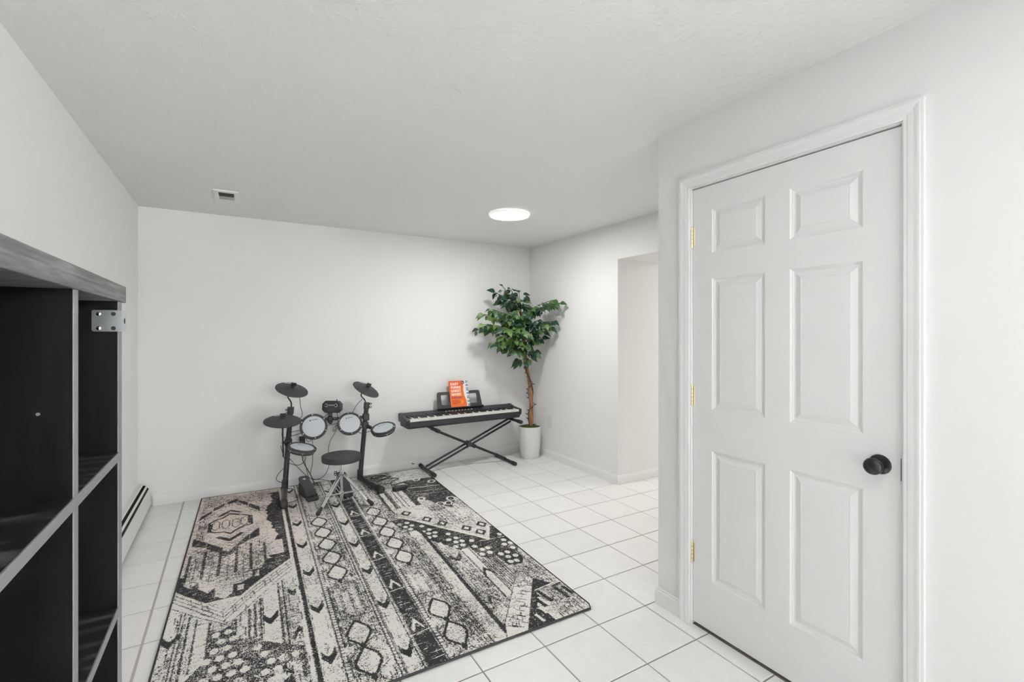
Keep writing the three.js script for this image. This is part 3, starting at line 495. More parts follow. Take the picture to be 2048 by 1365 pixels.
  dashes(1.38, 1.49, 1.75, 2.55, 150, 0.72); dashes(1.56, 1.66, 2.0, 2.4, 90, 0.75); dashes(1.66, 1.83, 2.22, 2.75, 110, 0.75); dashes(1.52, 1.80, 1.0, 1.5, 120, 0.7); dashes(1.30, 1.35, 1.5, 2.75, 60, 0.5, 0.0035); dashes(1.1, 1.52, 0.02, 1.1, 200, 0.75);
  // woven, worn print: the drawing becomes dark or light yarn, one knot after another
  const src = c.getImageData(0, 0, w, h).data, out = new Uint8Array(w * h * 4), K = lattice(5);
  const hash = (i, j) => K[(Math.imul(i, 7919) + Math.imul(j, 104729) + 31) & 65535];
  for (let y = 0; y < h; y++) for (let x = 0; x < w; x++) {
    const jx = Math.round((hash(x >> 2, y >> 1) - 0.5) * 4.4), xx = Math.max(0, Math.min(w - 1, x + jx)), o = (y * w + x) * 4;
    const g = src[(y * w + xx) * 4] / 255;
    const fine = 0.5 * hash((x + (hash(3, y >> 1) * 3 | 0)) / 3 | 0, (y >> 1) + 900) + 0.5 * hash(x >> 1, (y >> 1) + 77);
    const mid = vnoise(L2, x / 17, y / 9, 251), big = vnoise(L1, x / 90, y / 120, 251);
    const n = 0.5 + (0.62 * fine + 0.20 * mid + 0.18 * vnoise(L2, x / 4, y / 3, 251) - 0.5) * 1.75;
    const dark = g + (big - 0.5) * (g < 0.5 ? 0.34 : 0.26) > n;
    const warm = Math.max(0, 1 - Math.hypot((x / 730 - 0.25) / 0.65, (y / 730 - 0.45) / 1.5)) , t = hash(x >> 1, y >> 1) * 0.05 + big * 0.03;
    if (dark) { const k = 0.125 + t * 0.8; out[o] = k * 255; out[o + 1] = k * 250; out[o + 2] = k * 260; } else { const k = 0.965 - t; out[o] = k * 255; out[o + 1] = (k - 0.012 - warm * 0.055) * 255; out[o + 2] = (k - 0.036 - warm * 0.075) * 255; }
    out[o + 3] = 255;
  }
  const t = new THREE.DataTexture(out, w, h); t.colorSpace = THREE.SRGBColorSpace; t.magFilter = THREE.LinearFilter; t.minFilter = THREE.LinearMipmapLinearFilter; t.needsUpdate = true;
  return t;
})();
{
  const t = thing('area_rug', 'black and cream distressed tribal print area rug on the tile floor', 'rug');
  const FL = [-0.225, -4.65], FR = [1.63, -4.58], NR = [1.54, -1.82], NL = [-0.295, -1.84], Q = (u, v) => [0, 1].map((k) => FL[k] * (1 - u) * (1 - v) + FR[k] * u * (1 - v) + NR[k] * u * v + NL[k] * (1 - u) * v);
  const nx = 46, nz = 70, pos = [], uv = [], idx = [];
  for (let j = 0; j <= nz; j++) for (let i = 0; i <= nx; i++) { const u = i / nx, v = j / nz, [x, z] = Q(u, v); pos.push(x, 0.0095 + 0.0008 * Math.sin(u * 9 + v * 4) * Math.sin(v * 11), z); uv.push(u, v); }
  for (let j = 0; j < nz; j++) for (let i = 0; i < nx; i++) { const a = j * (nx + 1) + i, b = a + nx + 1; idx.push(a, b, a + 1, b, b + 1, a + 1); }
  const g = new THREE.BufferGeometry(); g.setAttribute('position', new THREE.BufferAttribute(new Float32Array(pos), 3)); g.setAttribute('uv', new THREE.BufferAttribute(new Float32Array(uv), 2)); g.setIndex(idx); g.computeVertexNormals();
  const pileBump = rep(rubberTex, 30, 46);
  mesh('pile', g, new THREE.MeshStandardMaterial({ map: rugTex, roughness: 0.95, bumpMap: pileBump, bumpScale: 0.0015 }), t);
  const edge = []; for (const [a, b] of [[[0, 0], [1, 0]], [[1, 0], [1, 1]], [[1, 1], [0, 1]], [[0, 1], [0, 0]]]) for (let i = 0; i < 12; i++) { const s = i / 12, [x, z] = Q(a[0] + (b[0] - a[0]) * s, a[1] + (b[1] - a[1]) * s); edge.push([x, 0.0058, z]); }
  edge.push(edge[0]);
  const c = new THREE.CurvePath(); for (let i = 0; i < edge.length - 1; i++) c.add(new THREE.LineCurve3(pt(edge[i]), pt(edge[i + 1])));
  mesh('binding', [new THREE.TubeGeometry(c, 240, 0.0055, 8, false)], M.binding, t);
}

// ================= PIANO, STAND, BOOK =================
{
  const t = thing('keyboard_stand', 'black folding X keyboard stand under the digital piano', 'keyboard stand', 0, 0, 0);
  const T = { l: 1.668, r: 2.582 }, B = { l: 1.636, r: 2.511 }, zf = -4.20, zb = -4.60, yt = 0.4455, zA = -4.395, zB = -4.425;
  const capped = (name, a, b) => { const p = mesh(name, [rod(a, b, 0.0155)], M.blackSteel, t); const d = b.clone().sub(a).normalize(); for (const [q, s] of [[a, 1], [b, -1]]) mesh('rubber_cap', [rod(q.clone().addScaledVector(d, -0.012 * s), q.clone().addScaledVector(d, 0.05 * s), 0.0195), ball(0.0195, q.x - d.x * 0.012 * s, q.y - d.y * 0.012 * s, q.z - d.z * 0.012 * s, 1, 1, 0.5)], M.blackMatte, p); };
  capped('support_arm', V(T.l, yt, zf), V(T.l, yt, zb + 0.03)); capped('support_arm', V(T.r, yt, zf), V(T.r, yt, zb + 0.03));
  capped('foot_bar', V(B.l, 0.0305, zf - 0.02), V(B.l, 0.0305, zb)); capped('foot_bar', V(B.r, 0.020, zf), V(B.r, 0.020, zb));
  mesh('leg', [rod(V(T.l, yt - 0.01, zA), V(B.r, 0.030, zA), 0.0125)], M.blackSteel, t);
  for (const k of [-1, 1]) mesh('leg', [rod(V(T.r - 0.0075 * k, yt - 0.012 + 0.017 * k, zB), V(B.l - 0.0075 * k, 0.045 + 0.017 * k, zB), 0.0105)], M.blackSteel, t);
  mesh('pivot_disc', [rod(V(2.08, 0.238, zA - 0.055), V(2.08, 0.238, zA + 0.022), 0.026, 0.026, 24)], M.greyPlastic, t);
  mesh('leg_bracket', [bx(-0.05, 0.05, -0.02, 0.02, -0.016, 0.016, 0.004).rotateZ(-0.47).translate(2.105, 0.226, zA)], M.blackMatte, t);
  mesh('lock_pin', [rod(V(2.055, 0.205, zA), V(2.055, 0.205, zA + 0.035), 0.006)], M.steel, t);
}
const PIANO = { x: 2.035, y: 0.4655, z: -4.325, turn: 0.012, w: 1.27 };
{
  const t = thing('digital_piano', 'black digital piano with full white keyboard on the folding stand', 'piano', PIANO.x, PIANO.y, PIANO.z, PIANO.turn), w = PIANO.w / 2;
  const side = (pts, x0, x1, bev = 0) => { const g = extr(pts.map(([d, y]) => [d, y]), x1 - x0, null, bev); g.rotateY(Math.PI / 2); g.translate(x0, 0, 0); return metreUV(g); };   // profile [depth from front, height]
  mesh('body', [side([[0.012, 0], [0, 0.016], [0, 0.062], [0.003, 0.0655], [0.012, 0.0655], [0.014, 0.064], [0.145, 0.070], [0.148, 0.101], [0.232, 0.122], [0.246, 0.118], [0.252, 0.08], [0.235, 0.012], [0.225, 0]], -w + 0.026, w - 0.026)], M.plastic, t);
  for (const s of [-1, 1]) mesh('end_block', [side([[0.006, 0.03], [-0.004, 0.05], [-0.006, 0.083], [0.002, 0.094], [0.145, 0.104], [0.232, 0.1245], [0.249, 0.120], [0.256, 0.08], [0.246, 0.045]], s < 0 ? -w : w - 0.028, s < 0 ? -w + 0.028 : w, 0.003), side([[0.016, 0.002], [0.004, 0.018], [0.004, 0.05], [0.24, 0.05], [0.225, 0.002]], s < 0 ? -w + 0.012 : w - 0.03, s < 0 ? -w + 0.03 : w - 0.012)], M.plastic, t);
  const k0 = -w + 0.031, kp = (PIANO.w - 0.062) / 52, wk = bx(-kp / 2 + 0.0006, kp / 2 - 0.0006, 0.0668, 0.0885, -0.146, 0.003, 0.0012), bk = (() => { const g = bx(-0.0056, 0.0056, 0.0885, 0.1015, -0.145, -0.046); const p = g.attributes.position; for (let i = 0; i < p.count; i++) if (p.getY(i) > 0.09 && p.getZ(i) > -0.06) p.setZ(i, -0.058); g.computeVertexNormals(); return g; })();
  for (let i = 0; i < 52; i++) { const k = mesh('white_key', wk, M.ivory, t); k.position.x = k0 + (i + 0.5) * kp; }
  for (let i = 0; i < 51; i++) { if ([1, 4].includes(i % 7) ) continue; const k = mesh('black_key', bk, M.blackSteel, t); k.position.x = k0 + (i + 1) * kp; }
  for (let i = 0; i < 9; i++) mesh('button', [bx(-0.17 + i * 0.036, -0.155 + i * 0.036, 0.107, 0.1115, -0.176, -0.171)], M.mark, t);
  mesh('power_button', [rod(V(-w + 0.075, 0.104, -0.16), V(-w + 0.075, 0.109, -0.161), 0.006)], M.greyPlastic, t);
}
{
  const t = thing('music_rest', 'dark grey music rest with cut-out windows standing on the piano', 'music rest', 2.055, PIANO.y + 0.1225, -4.549);
  const body = extr([[-0.258, 0], [0.258, 0], [0.243, 0.162], [0.234, 0.172], [0.222, 0.174], [-0.222, 0.174], [-0.234, 0.172], [-0.243, 0.162]], 0.007, [rrect(-0.205, -0.118, 0.038, 0.142, 0.012).reverse(), rrect(0.118, 0.205, 0.038, 0.142, 0.012).reverse()], 0.0015);
  body.rotateX(-0.30); body.translate(0, 0.0022, -0.01);
  mesh('panel', metreUV(body), M.greyPlastic, t);
  mesh('lip', [bx(-0.262, 0.262, 0.0008, 0.008, -0.010, 0.024, 0.002), bx(-0.262, 0.262, 0.0008, 0.016, 0.020, 0.024, 0.0015)], M.blackMatte, t);
}
{
  const t = thing('music_book', 'orange piano sheet music book leaning on the music rest', 'book', 2.055, PIANO.y + 0.1328, -4.5385), BW = 0.218, BH = 0.280;
  const cover = canvasTex(436, 560, (c, w, h) => {
    const g = c.createLinearGradient(0, 0, w, h); g.addColorStop(0, '#ef5a2c'); g.addColorStop(0.45, '#f2702a'); g.addColorStop(1, '#f47a2a'); c.fillStyle = g; c.fillRect(0, 0, w, h);
    c.fillStyle = '#f3f2f4'; c.beginPath(); c.moveTo(336, 0); c.bezierCurveTo(330, 150, 300, 250, 340, 360); c.bezierCurveTo(366, 430, 372, 500, 352, 560); c.lineTo(w, h); c.lineTo(w, 0); c.closePath(); c.fill();
    c.fillStyle = '#1b1c2a'; for (const y of [10, 34, 84, 108, 156, 180, 204, 256, 280, 330, 354, 378, 428, 452, 504, 528]) c.fillRect(384, y, 52, 12);
    c.fillStyle = '#2e2e70'; c.beginPath(); c.arc(322, 42, 34, 0, 7); c.fill(); c.fillStyle = '#e8e8f2'; c.beginPath(); c.arc(312, 40, 12, 0, 7); c.fill(); c.fillRect(326, 44, 16, 8); c.fillRect(318, 56, 18, 5);
    c.fillStyle = '#fdfbf3'; c.font = 'bold 76px sans-serif'; c.textBaseline = 'alphabetic';
    const line = (s, y, wd) => { const m = c.measureText(s).width; c.save(); c.translate(34, y); c.scale(wd / m, 1); c.fillText(s, 0, 0); c.fillText(s, 2, 0); c.restore(); };
    line('EASY', 92, 186); line('PIANO', 166, 232); line('SHEET', 240, 228); line('MUSIC', 314, 236);
    c.fillStyle = '#7a3c8c'; c.font = 'bold 48px sans-serif'; line('FOR KIDS', 376, 238);
    c.fillStyle = '#8f2a22'; for (const [y, n] of [[414, 150], [438, 168], [462, 172], [486, 110]]) for (let x = 40; x < 40 + n; x += 15) c.fillRect(x, y - (x % 4), 11, 9);
    c.fillStyle = '#f9b03a'; c.beginPath(); c.ellipse(262, 450, 22, 40, 0.1, 0, 7); c.fill(); c.fillStyle = '#d9781c'; c.fillRect(258, 420, 8, 60);
  });
  const lean = (g) => { g.rotateX(-0.30); return g; };
  mesh('pages', lean(bx(-BW / 2 + 0.001, BW / 2 - 0.001, 0.001, BH - 0.001, -0.0055, -0.0008).translate(0, 0.0, 0.0005)), M.white, t);
  const f = new THREE.PlaneGeometry(BW, BH); f.translate(0, BH / 2, 0.0004);
  mesh('front_cover', lean(f), new THREE.MeshStandardMaterial({ map: cover, roughness: 0.45, side: THREE.DoubleSide }), t);
  mesh('back_cover', lean(bx(-BW / 2, BW / 2, 0, BH, -0.006, -0.0055)), std([0.75, 0.22, 0.06], 0.5), t);
}

// ================= DRUM KIT =================
{
  const t = thing('electronic_drum_kit', 'black electronic drum kit with white mesh pads and three cymbal pads', 'drum kit');
  const rugY = 0.0105, zP = -4.46;
  // rack
  const post = (a, b) => { const p = mesh('post', [rod(a, b, 0.0215, 0.0205, 24)], M.blackSteel, t); const d = b.clone().sub(a).normalize(), q = b.clone().addScaledVector(d, -0.055); mesh('top_clamp', [rod(q, b.clone().addScaledVector(d, 0.003), 0.026, 0.026, 20)], M.plastic, p); return p; };
  const pl = post(V(0.376, 0.03, zP), V(0.424, 0.735, zP)), pr = post(V(1.003, 0.03, zP), V(1.065, 0.726, zP));
  for (const [x, p, s] of [[0.424, pl, -1], [1.065, pr, 1]]) for (const y of [0.716, 0.685]) mesh('wing_bolt', [new THREE.TorusGeometry(0.0075, 0.003, 8, 14).translate(x + s * 0.034, y, zP + 0.006), rod(V(x, y, zP + 0.006), V(x + s * 0.028, y, zP + 0.006), 0.004)], M.plastic, p);
  const foot = (a, b, k) => { const p = mesh('foot', [rod(a, b, 0.0225, 0.0215, 20), ball(0.026, a.x, a.y, a.z), rod(V(a.x, a.y, a.z), V(a.x + 0.003, a.y + 0.075, a.z), 0.0265)], M.blackSteel, t); const d = b.clone().sub(a).normalize(), q = b.clone().addScaledVector(d, -0.05); mesh('rubber_cap', [rod(q, b.clone().addScaledVector(d, 0.02), 0.0275, 0.0285, 20), rod(V(b.x, rugY, b.z), V(b.x, b.y, b.z), 0.030, 0.024, 20), ball(0.0285, b.x + d.x * 0.02, b.y, b.z + d.z * 0.02, 1, 1, 0.6)], M.blackMatte, p); };
  foot(V(0.376, rugY + 0.03, zP), V(0.338, rugY + 0.03, -4.075)); foot(V(1.003, rugY + 0.03, zP), V(1.082, rugY + 0.03, -4.045));
  mesh('crossbar', [rod(V(0.41, 0.614, zP), V(1.055, 0.596, zP), 0.0135)], M.blackSteel, t);
  const clamp = (x, y, z, rx = 0.03) => mesh('clamp', [new RoundedBoxGeometry(rx * 1.9, 0.066, 0.056, 2, 0.012).translate(x, y, z)], M.plastic, t);
  clamp(0.417, 0.616, zP); clamp(1.056, 0.596, zP); clamp(0.404, 0.44, zP); clamp(1.05, 0.52, zP); clamp(0.742, 0.603, zP, 0.022);
  mesh('clamp_knob', [rod(V(0.742, 0.565, zP + 0.02), V(0.742, 0.595, zP + 0.025), 0.014, 0.010), ball(0.008, 0.745, 0.600, zP + 0.034)], M.greyPlastic, t);
  // mesh drum pads
  const logo = canvasTex(512, 512, (c, w, h) => {
    c.fillStyle = '#ced3da'; c.fillRect(0, 0, w, h); c.fillStyle = '#1d1f24'; c.font = 'bold 40px sans-serif'; c.textBaseline = 'middle';
    const m = c.measureText('DONNER').width; c.save(); c.translate(222, 96); c.scale(140 / m, 0.85); c.fillText('DONNER', 0, 0); c.restore();
    c.beginPath(); c.moveTo(192, 76); c.lineTo(206, 96); c.lineTo(192, 116); c.lineTo(178, 96); c.closePath(); c.fill(); c.fillRect(176, 102, 32, 12);
  });
  const headMat = new THREE.MeshStandardMaterial({ map: logo, roughness: 0.6 });
  const pad = (name, p, n, r, h = 0.040) => {
    const g = sub(name, t); g.position.set(...p); g.quaternion.setFromUnitVectors(UP, pt(n).normalize());
    mesh('shell', lathe([[0, -h], [r * 0.90, -h], [r * 0.93, -h + 0.004], [r * 0.93, -0.012], [0, -0.012]], 48), M.plastic, g);
    mesh('hoop', lathe([[r * 0.80, -0.004], [r * 0.815, 0.001], [r * 0.86, 0.0035], [r * 0.94, 0.003], [r, -0.002], [r, -0.016], [r * 0.93, -0.016]], 56), M.rubber, g);
    mesh('chrome_ring', [new THREE.TorusGeometry(r * 0.945, 0.0022, 8, 56).rotateX(Math.PI / 2).translate(0, -0.019, 0)], M.chrome, g);
    const hd = new THREE.CircleGeometry(r * 0.815, 48); hd.rotateX(-Math.PI / 2); hd.translate(0, -0.0012, 0);
    mesh('mesh_head', hd, headMat, g);
    for (let i = 0; i < 6; i++) { const a = i * Math.PI / 3 + Math.PI / 2, x = Math.cos(a) * r * 0.915, z = Math.sin(a) * r * 0.915; mesh('lug', [rod(V(x, -h * 0.8, z), V(x, 0.0055, z), 0.0036, 0.0036, 10), ball(0.0052, x, 0.005, z, 1, 0.5, 1, 10)], M.chrome, g); }
    return g;
  };
  pad('drum_pad', [0.595, 0.569, -4.372], [-0.10, 0.40, 0.91], 0.112); pad('drum_pad', [0.896, 0.567, -4.372], [-0.10, 0.56, 0.82], 0.108);
  pad('drum_pad', [1.181, 0.506, -4.33], [-0.235, 0.945, 0.23], 0.112); pad('drum_pad', [0.491, 0.428, -4.26], [0.20, 0.97, 0.14], 0.114);
  for (const [a, b] of [[[0.595, 0.61, zP], [0.600, 0.562, -4.40]], [[0.905, 0.60, zP], [0.905, 0.55, -4.40]], [[1.06, 0.52, zP + 0.01], [1.135, 0.47, -4.35]], [[0.404, 0.44, zP + 0.01], [0.45, 0.405, -4.28]], [[0.404, 0.45, zP + 0.01], [0.352, 0.47, -4.30]]]) mesh('pad_arm', [rod(pt(a), pt(b), 0.017, 0.012)], M.plastic, t);
  // cymbal pads
  const cymbal = (p, n, r, spin) => {
    const g = sub('cymbal_pad', t); g.position.set(...p); g.quaternion.setFromUnitVectors(UP, pt(n).normalize());
    mesh('plate', lathe([[0, -0.006], [r * 0.97, -0.012], [r, -0.010], [r * 0.995, -0.006], [r * 0.9, -0.002], [r * 0.45, 0.0045], [r * 0.3, 0.006], [r * 0.25, 0.010], [r * 0.16, 0.0145], [0, 0.0155]], 64), M.rubber, g);
    const z = new THREE.RingGeometry(r * 0.34, r * 0.93, 48, 2, 0, Math.PI); z.rotateX(-Math.PI / 2); const q = z.attributes.position; for (let i = 0; i < q.count; i++) { const d = Math.hypot(q.getX(i), q.getZ(i)) / r; q.setY(i, d > 0.9 ? -0.0012 : 0.0062 - (d - 0.34) * 0.0112); } z.computeVertexNormals(); z.rotateY(spin);
    mesh('smooth_zone', z, M.rubber2, g);
    mesh('logo', [bx(-0.026, 0.026, 0.0, 0.0006, -0.004, 0.004).rotateX(0.08).translate(-0.028, 0.0012, -r * 0.74)], M.mark, g);
    mesh('wing_nut', [rod(V(0, 0.010, 0), V(0, 0.036, 0), 0.0150, 0.012), bx(-0.021, 0.021, 0.030, 0.060, -0.006, 0.006, 0.004)], M.plastic, g);
    return g;
  };
  cymbal([0.428, 0.898, -4.40], [0.215, 0.909, 0.358], 0.131, 0.15); cymbal([0.345, 0.659, -4.28], [0.02, 0.975, 0.22], 0.141, -0.3); cymbal([1.052, 0.861, -4.42], [0.392, 0.843, 0.369], 0.128, 0.3);
  mesh('cymbal_arm', [pipe([[0.424, 0.70, zP], [0.426, 0.775, zP + 0.005], [0.398, 0.835, zP + 0.03], [0.426, 0.890, -4.402]], 0.0058)], M.blackSteel, t);
  mesh('cymbal_arm', [pipe([[1.063, 0.70, zP], [1.045, 0.755, zP], [1.012, 0.797, zP + 0.01], [1.022, 0.832, zP + 0.02], [1.05, 0.855, -4.421]], 0.0058)], M.blackSteel, t);
  mesh('cymbal_arm', [rod(V(0.344, 0.652, -4.283), V(0.352, 0.355, -4.30), 0.0062)], M.blackSteel, t);
  // sound module
  const md = sub('sound_module', t); md.position.set(0.742, 0.722, -4.405); md.rotation.set(-0.16, -0.56, 0, 'YXZ');
  const o = 0.027, W = 0.078, Hh = 0.053;
  mesh('case', [extr([[-W + o, -Hh], [W - o, -Hh], [W, -Hh + o], [W, Hh - o], [W - o, Hh], [-W + o, Hh], [-W, Hh - o], [-W, -Hh + o]], 0.07, null, 0.003).translate(0, 0, -0.065)], M.plastic, md);
  for (const x of [-0.042, 0.046]) { mesh('knob', [rod(V(x, 0.012, 0.007), V(x, 0.012, 0.020), 0.0105, 0.0095, 20).rotateX(0)], M.blackSteel, md).rotation.set(0, 0, 0); }
  mesh('knob_ring', [new THREE.TorusGeometry(0.0128, 0.002, 6, 24).translate(-0.042, 0.012, 0.0082), new THREE.TorusGeometry(0.0128, 0.002, 6, 24).translate(0.046, 0.012, 0.0082)], M.white, md);
  for (let i = 0; i < 4; i++) mesh('button', [bx(-0.019 + i * 0.014, -0.010 + i * 0.014, 0.010, 0.018, 0.005, 0.0085)], M.mark, md);
  for (let i = 0; i < 3; i++) mesh('button', [bx(-0.014 + i * 0.018, -0.003 + i * 0.018, -0.030, -0.022, 0.005, 0.0085)], M.greyPlastic, md);
  mesh('printed_logo', [bx(-0.056, -0.018, 0.040, 0.045, 0.0048, 0.0056), bx(0.026, 0.052, 0.039, 0.046, 0.0048, 0.0056)], M.mark, md);
  mesh('headphone_plug', [rod(V(0.04, 0.05, -0.02), V(0.04, 0.066, -0.02), 0.004)], M.cable, md);
  mesh('module_mount', [rod(V(0.742, 0.60, zP + 0.005), V(0.740, 0.68, -4.425), 0.013), new RoundedBoxGeometry(0.036, 0.03, 0.036, 2, 0.006).translate(0.74, 0.655, -4.435)], M.plastic, t);
  // trigger cables
  const cables = [
    [[0.485, 0.837, -4.38], [0.497, 0.744, -4.43], [0.512, 0.663, -4.44], [0.495, 0.629, -4.45], [0.495, 0.585, -4.45]],
    [[1.023, 0.765, -4.45], [0.972, 0.715, -4.45], [0.92, 0.62, -4.44]],
    [[0.409, 0.517, -4.44], [0.456, 0.535, -4.42], [0.54, 0.537, -4.41]],
    [[0.405, 0.489, -4.44], [0.456, 0.501, -4.42], [0.54, 0.524, -4.41]],
    [[0.385, 0.239, -4.45], [0.321, 0.182, -4.42], [0.309, 0.146, -4.42], [0.326, 0.121, -4.43], [0.375, 0.094, -4.45]],
    [[0.405, 0.309, -4.44], [0.491, 0.19, -4.5], [0.6, 0.068, -4.56], [0.68, 0.042, -4.58], [0.766, 0.016, -4.58]],
    [[0.493, 0.385, -4.28], [0.505, 0.295, -4.34], [0.567, 0.161, -4.45], [0.604, 0.08, -4.55], [0.627, 0.016, -4.58]],
    [[0.514, 0.354, -4.26], [0.519, 0.316, -4.28], [0.49, 0.268, -4.33], [0.445, 0.252, -4.4], [0.4, 0.268, -4.44]],
    [[0.598, 0.311, -4.45], [0.6, 0.214, -4.5], [0.594, 0.104, -4.58]],
    [[0.81, 0.54, -4.44], [0.783, 0.456, -4.5], [0.758, 0.387, -4.55], [0.748, 0.299, -4.58], [0.761, 0.178, -4.6], [0.735, 0.083, -4.62], [0.69, 0.043, -4.62], [0.62, 0.044, -4.6]],
    [[0.69, 0.556, -4.42], [0.771, 0.561, -4.43], [0.797, 0.567, -4.44], [0.787, 0.517, -4.44], [0.773, 0.493, -4.44], [0.765, 0.509, -4.44], [0.792, 0.547, -4.44], [0.83, 0.559, -4.42]],
    [[0.536, 0.466, -4.42], [0.555, 0.434, -4.42], [0.573, 0.436, -4.42], [0.587, 0.47, -4.42]],
    [[0.577, 0.478, -4.42], [0.594, 0.418, -4.44], [0.595, 0.366, -4.45], [0.598, 0.311, -4.45]],
    [[0.951, 0.478, -4.42], [1.016, 0.454, -4.44], [1.098, 0.485, -4.36]],
    [[0.722, 0.680, -4.42], [0.704, 0.648, -4.43], [0.679, 0.627, -4.42]],
    [[0.735, 0.680, -4.42], [0.716, 0.648, -4.43], [0.694, 0.610, -4.43]],
    [[0.79, 0.680, -4.42], [0.8, 0.634, -4.43], [0.802, 0.60, -4.42]],
    [[0.361, 0.60, -4.33], [0.346, 0.529, -4.36], [0.366, 0.491, -4.4], [0.396, 0.499, -4.44]],
    [[0.337, 0.437, -4.35], [0.356, 0.363, -4.38], [0.378, 0.301, -4.43], [0.405, 0.309, -4.44]],
    [[0.39, 0.05, -4.45], [0.443, 0.017, -4.50], [0.452, 0.0165, -4.339], [0.44, 0.0165, -4.189], [0.36, 0.0175, -4.151]],
    [[0.621, 0.017, -4.57], [0.648, 0.0165, -4.498], [0.732, 0.0165, -4.485]],
  ];
  cables.forEach((c, i) => mesh('cable', [pipe(c, i === 6 ? 0.0036 : 0.0024)], M.cable, t));
  mesh('jack_plug', [rod(V(0.512, 0.372, -4.262), V(0.516, 0.345, -4.262), 0.0055)], M.gold, t);
}
// throne
{
  const t = thing('drum_throne', 'round black padded drum stool with chrome tripod base', 'stool', 0.741, 0.0105, -3.932);
  mesh('seat', lathe([[0, -0.002], [0.135, 0], [0.146, 0.004], [0.149, 0.010], [0.149, 0.040], [0.145, 0.048], [0.134, 0.0515], [0, 0.053]].map(([x, y]) => [x, y + 0.345]), 64), M.vinyl, t);
  mesh('seat_piping', [new THREE.TorusGeometry(0.1475, 0.0028, 8, 64).rotateX(Math.PI / 2).translate(0, 0.388, 0)], M.vinyl, t);
  mesh('seat_mount', [rod(V(0, 0.325, 0), V(0, 0.345, 0), 0.03, 0.05, 24)], M.blackSteel, t);
  mesh('shaft', [rod(V(0, 0.022, 0), V(0, 0.335, 0), 0.0125, 0.0125, 20)], M.chrome, t);
  mesh('collar', [rod(V(0, 0.215, 0), V(0, 0.265, 0), 0.0185, 0.0185, 20), rod(V(0, 0.075, 0), V(0, 0.100, 0), 0.018, 0.018, 20)], M.chrome, t);
  mesh('wing_bolt', [rod(V(0.012, 0.252, 0), V(-0.042, 0.252, 0), 0.004), new THREE.TorusGeometry(0.009, 0.003, 8, 14).translate(-0.045, 0.259, 0), new THREE.TorusGeometry(0.009, 0.003, 8, 14).translate(-0.045, 0.243, 0)], M.blackSteel, t);
  for (const [fx, fz] of [[-0.198, 0.165], [0.200, 0.160], [-0.035, -0.225]]) {
    const d = V(fx, 0, fz), l = d.length(), u = d.clone().normalize(), s = V(-u.z, 0, u.x), f = V(fx, 0.022, fz), top = u.clone().multiplyScalar(0.022).setY(0.235), mid = top.clone().lerp(f, 0.56), low = u.clone().multiplyScalar(0.02).setY(0.088);
    const leg = mesh('leg', [-1, 1].map((k) => rod(top.clone().addScaledVector(s, k * 0.009), f.clone().addScaledVector(s, k * 0.006).addScaledVector(u, -0.02), 0.0062, 0.0062, 12)), M.chrome, t);
    mesh('brace', [-1, 1].map((k) => rod(low.clone().addScaledVector(s, k * 0.011), mid.clone().addScaledVector(s, k * 0.012), 0.0042, 0.0042, 10)), M.chrome, leg);
    mesh('rivet', [rod(mid.clone().addScaledVector(s, -0.017), mid.clone().addScaledVector(s, 0.017), 0.0045, 0.0045, 10)], M.chrome, leg);
    const a = f.clone().addScaledVector(u, -0.04).setY(0.046);
    mesh('rubber_foot', [rod(a, V(fx, 0.017, fz), 0.0115, 0.0165, 16), ball(0.0165, fx, 0.0165, fz)], M.blackMatte, leg);
  }
}
// pedals
function pedal(label, x, z, turn, logoMark) {
  const t = thing('drum_pedal', label, 'pedal', x, 0.0105, z, turn, 'drum foot pedals');
  const wdg = extr([[0, 0], [0, 0.020], [0.02, 0.028], [0.215, 0.098], [0.235, 0.085], [0.225, 0]], 0.066, null, 0.003); wdg.rotateY(Math.PI / 2); wdg.translate(-0.033, 0.003, 0.0);
  mesh('base', metreUV(wdg), M.plastic, t);
  const a = Math.atan2(0.105, 0.25);
  const plate = extr([[-0.041, 0], [0.041, 0], [0.041, 0.225], [0.034, 0.252], [0.020, 0.262], [-0.020, 0.262], [-0.034, 0.252], [-0.041, 0.225]], 0.011, null, 0.003); plate.rotateX(-Math.PI / 2 + a); plate.translate(0, 0.032, -0.006);
  mesh('foot_plate', metreUV(plate), M.greyPlastic, t);
  mesh('heel_block', [bx(-0.043, 0.043, 0.0, 0.036, -0.045, 0.022, 0.006)], M.plastic, t);
  if (logoMark) { const l = [bx(-0.014, 0.014, 0, 0.0006, -0.003, 0.003), bx(-0.004, 0.004, 0, 0.0006, -0.012, 0.012)].map((g) => g.rotateX(a).translate(0, 0.047 + Math.sin(a) * 0.215, -Math.cos(a) * 0.215)); mesh('printed_mark', l, M.mark, t); }
  return t;
}
pedal('black hi-hat foot pedal on the rug beside the left drum post', 0.553, -4.13, 0.20, true);
pedal('black kick drum pedal on the rug behind the chrome stool legs', 0.815, -4.085, 0.02, false);
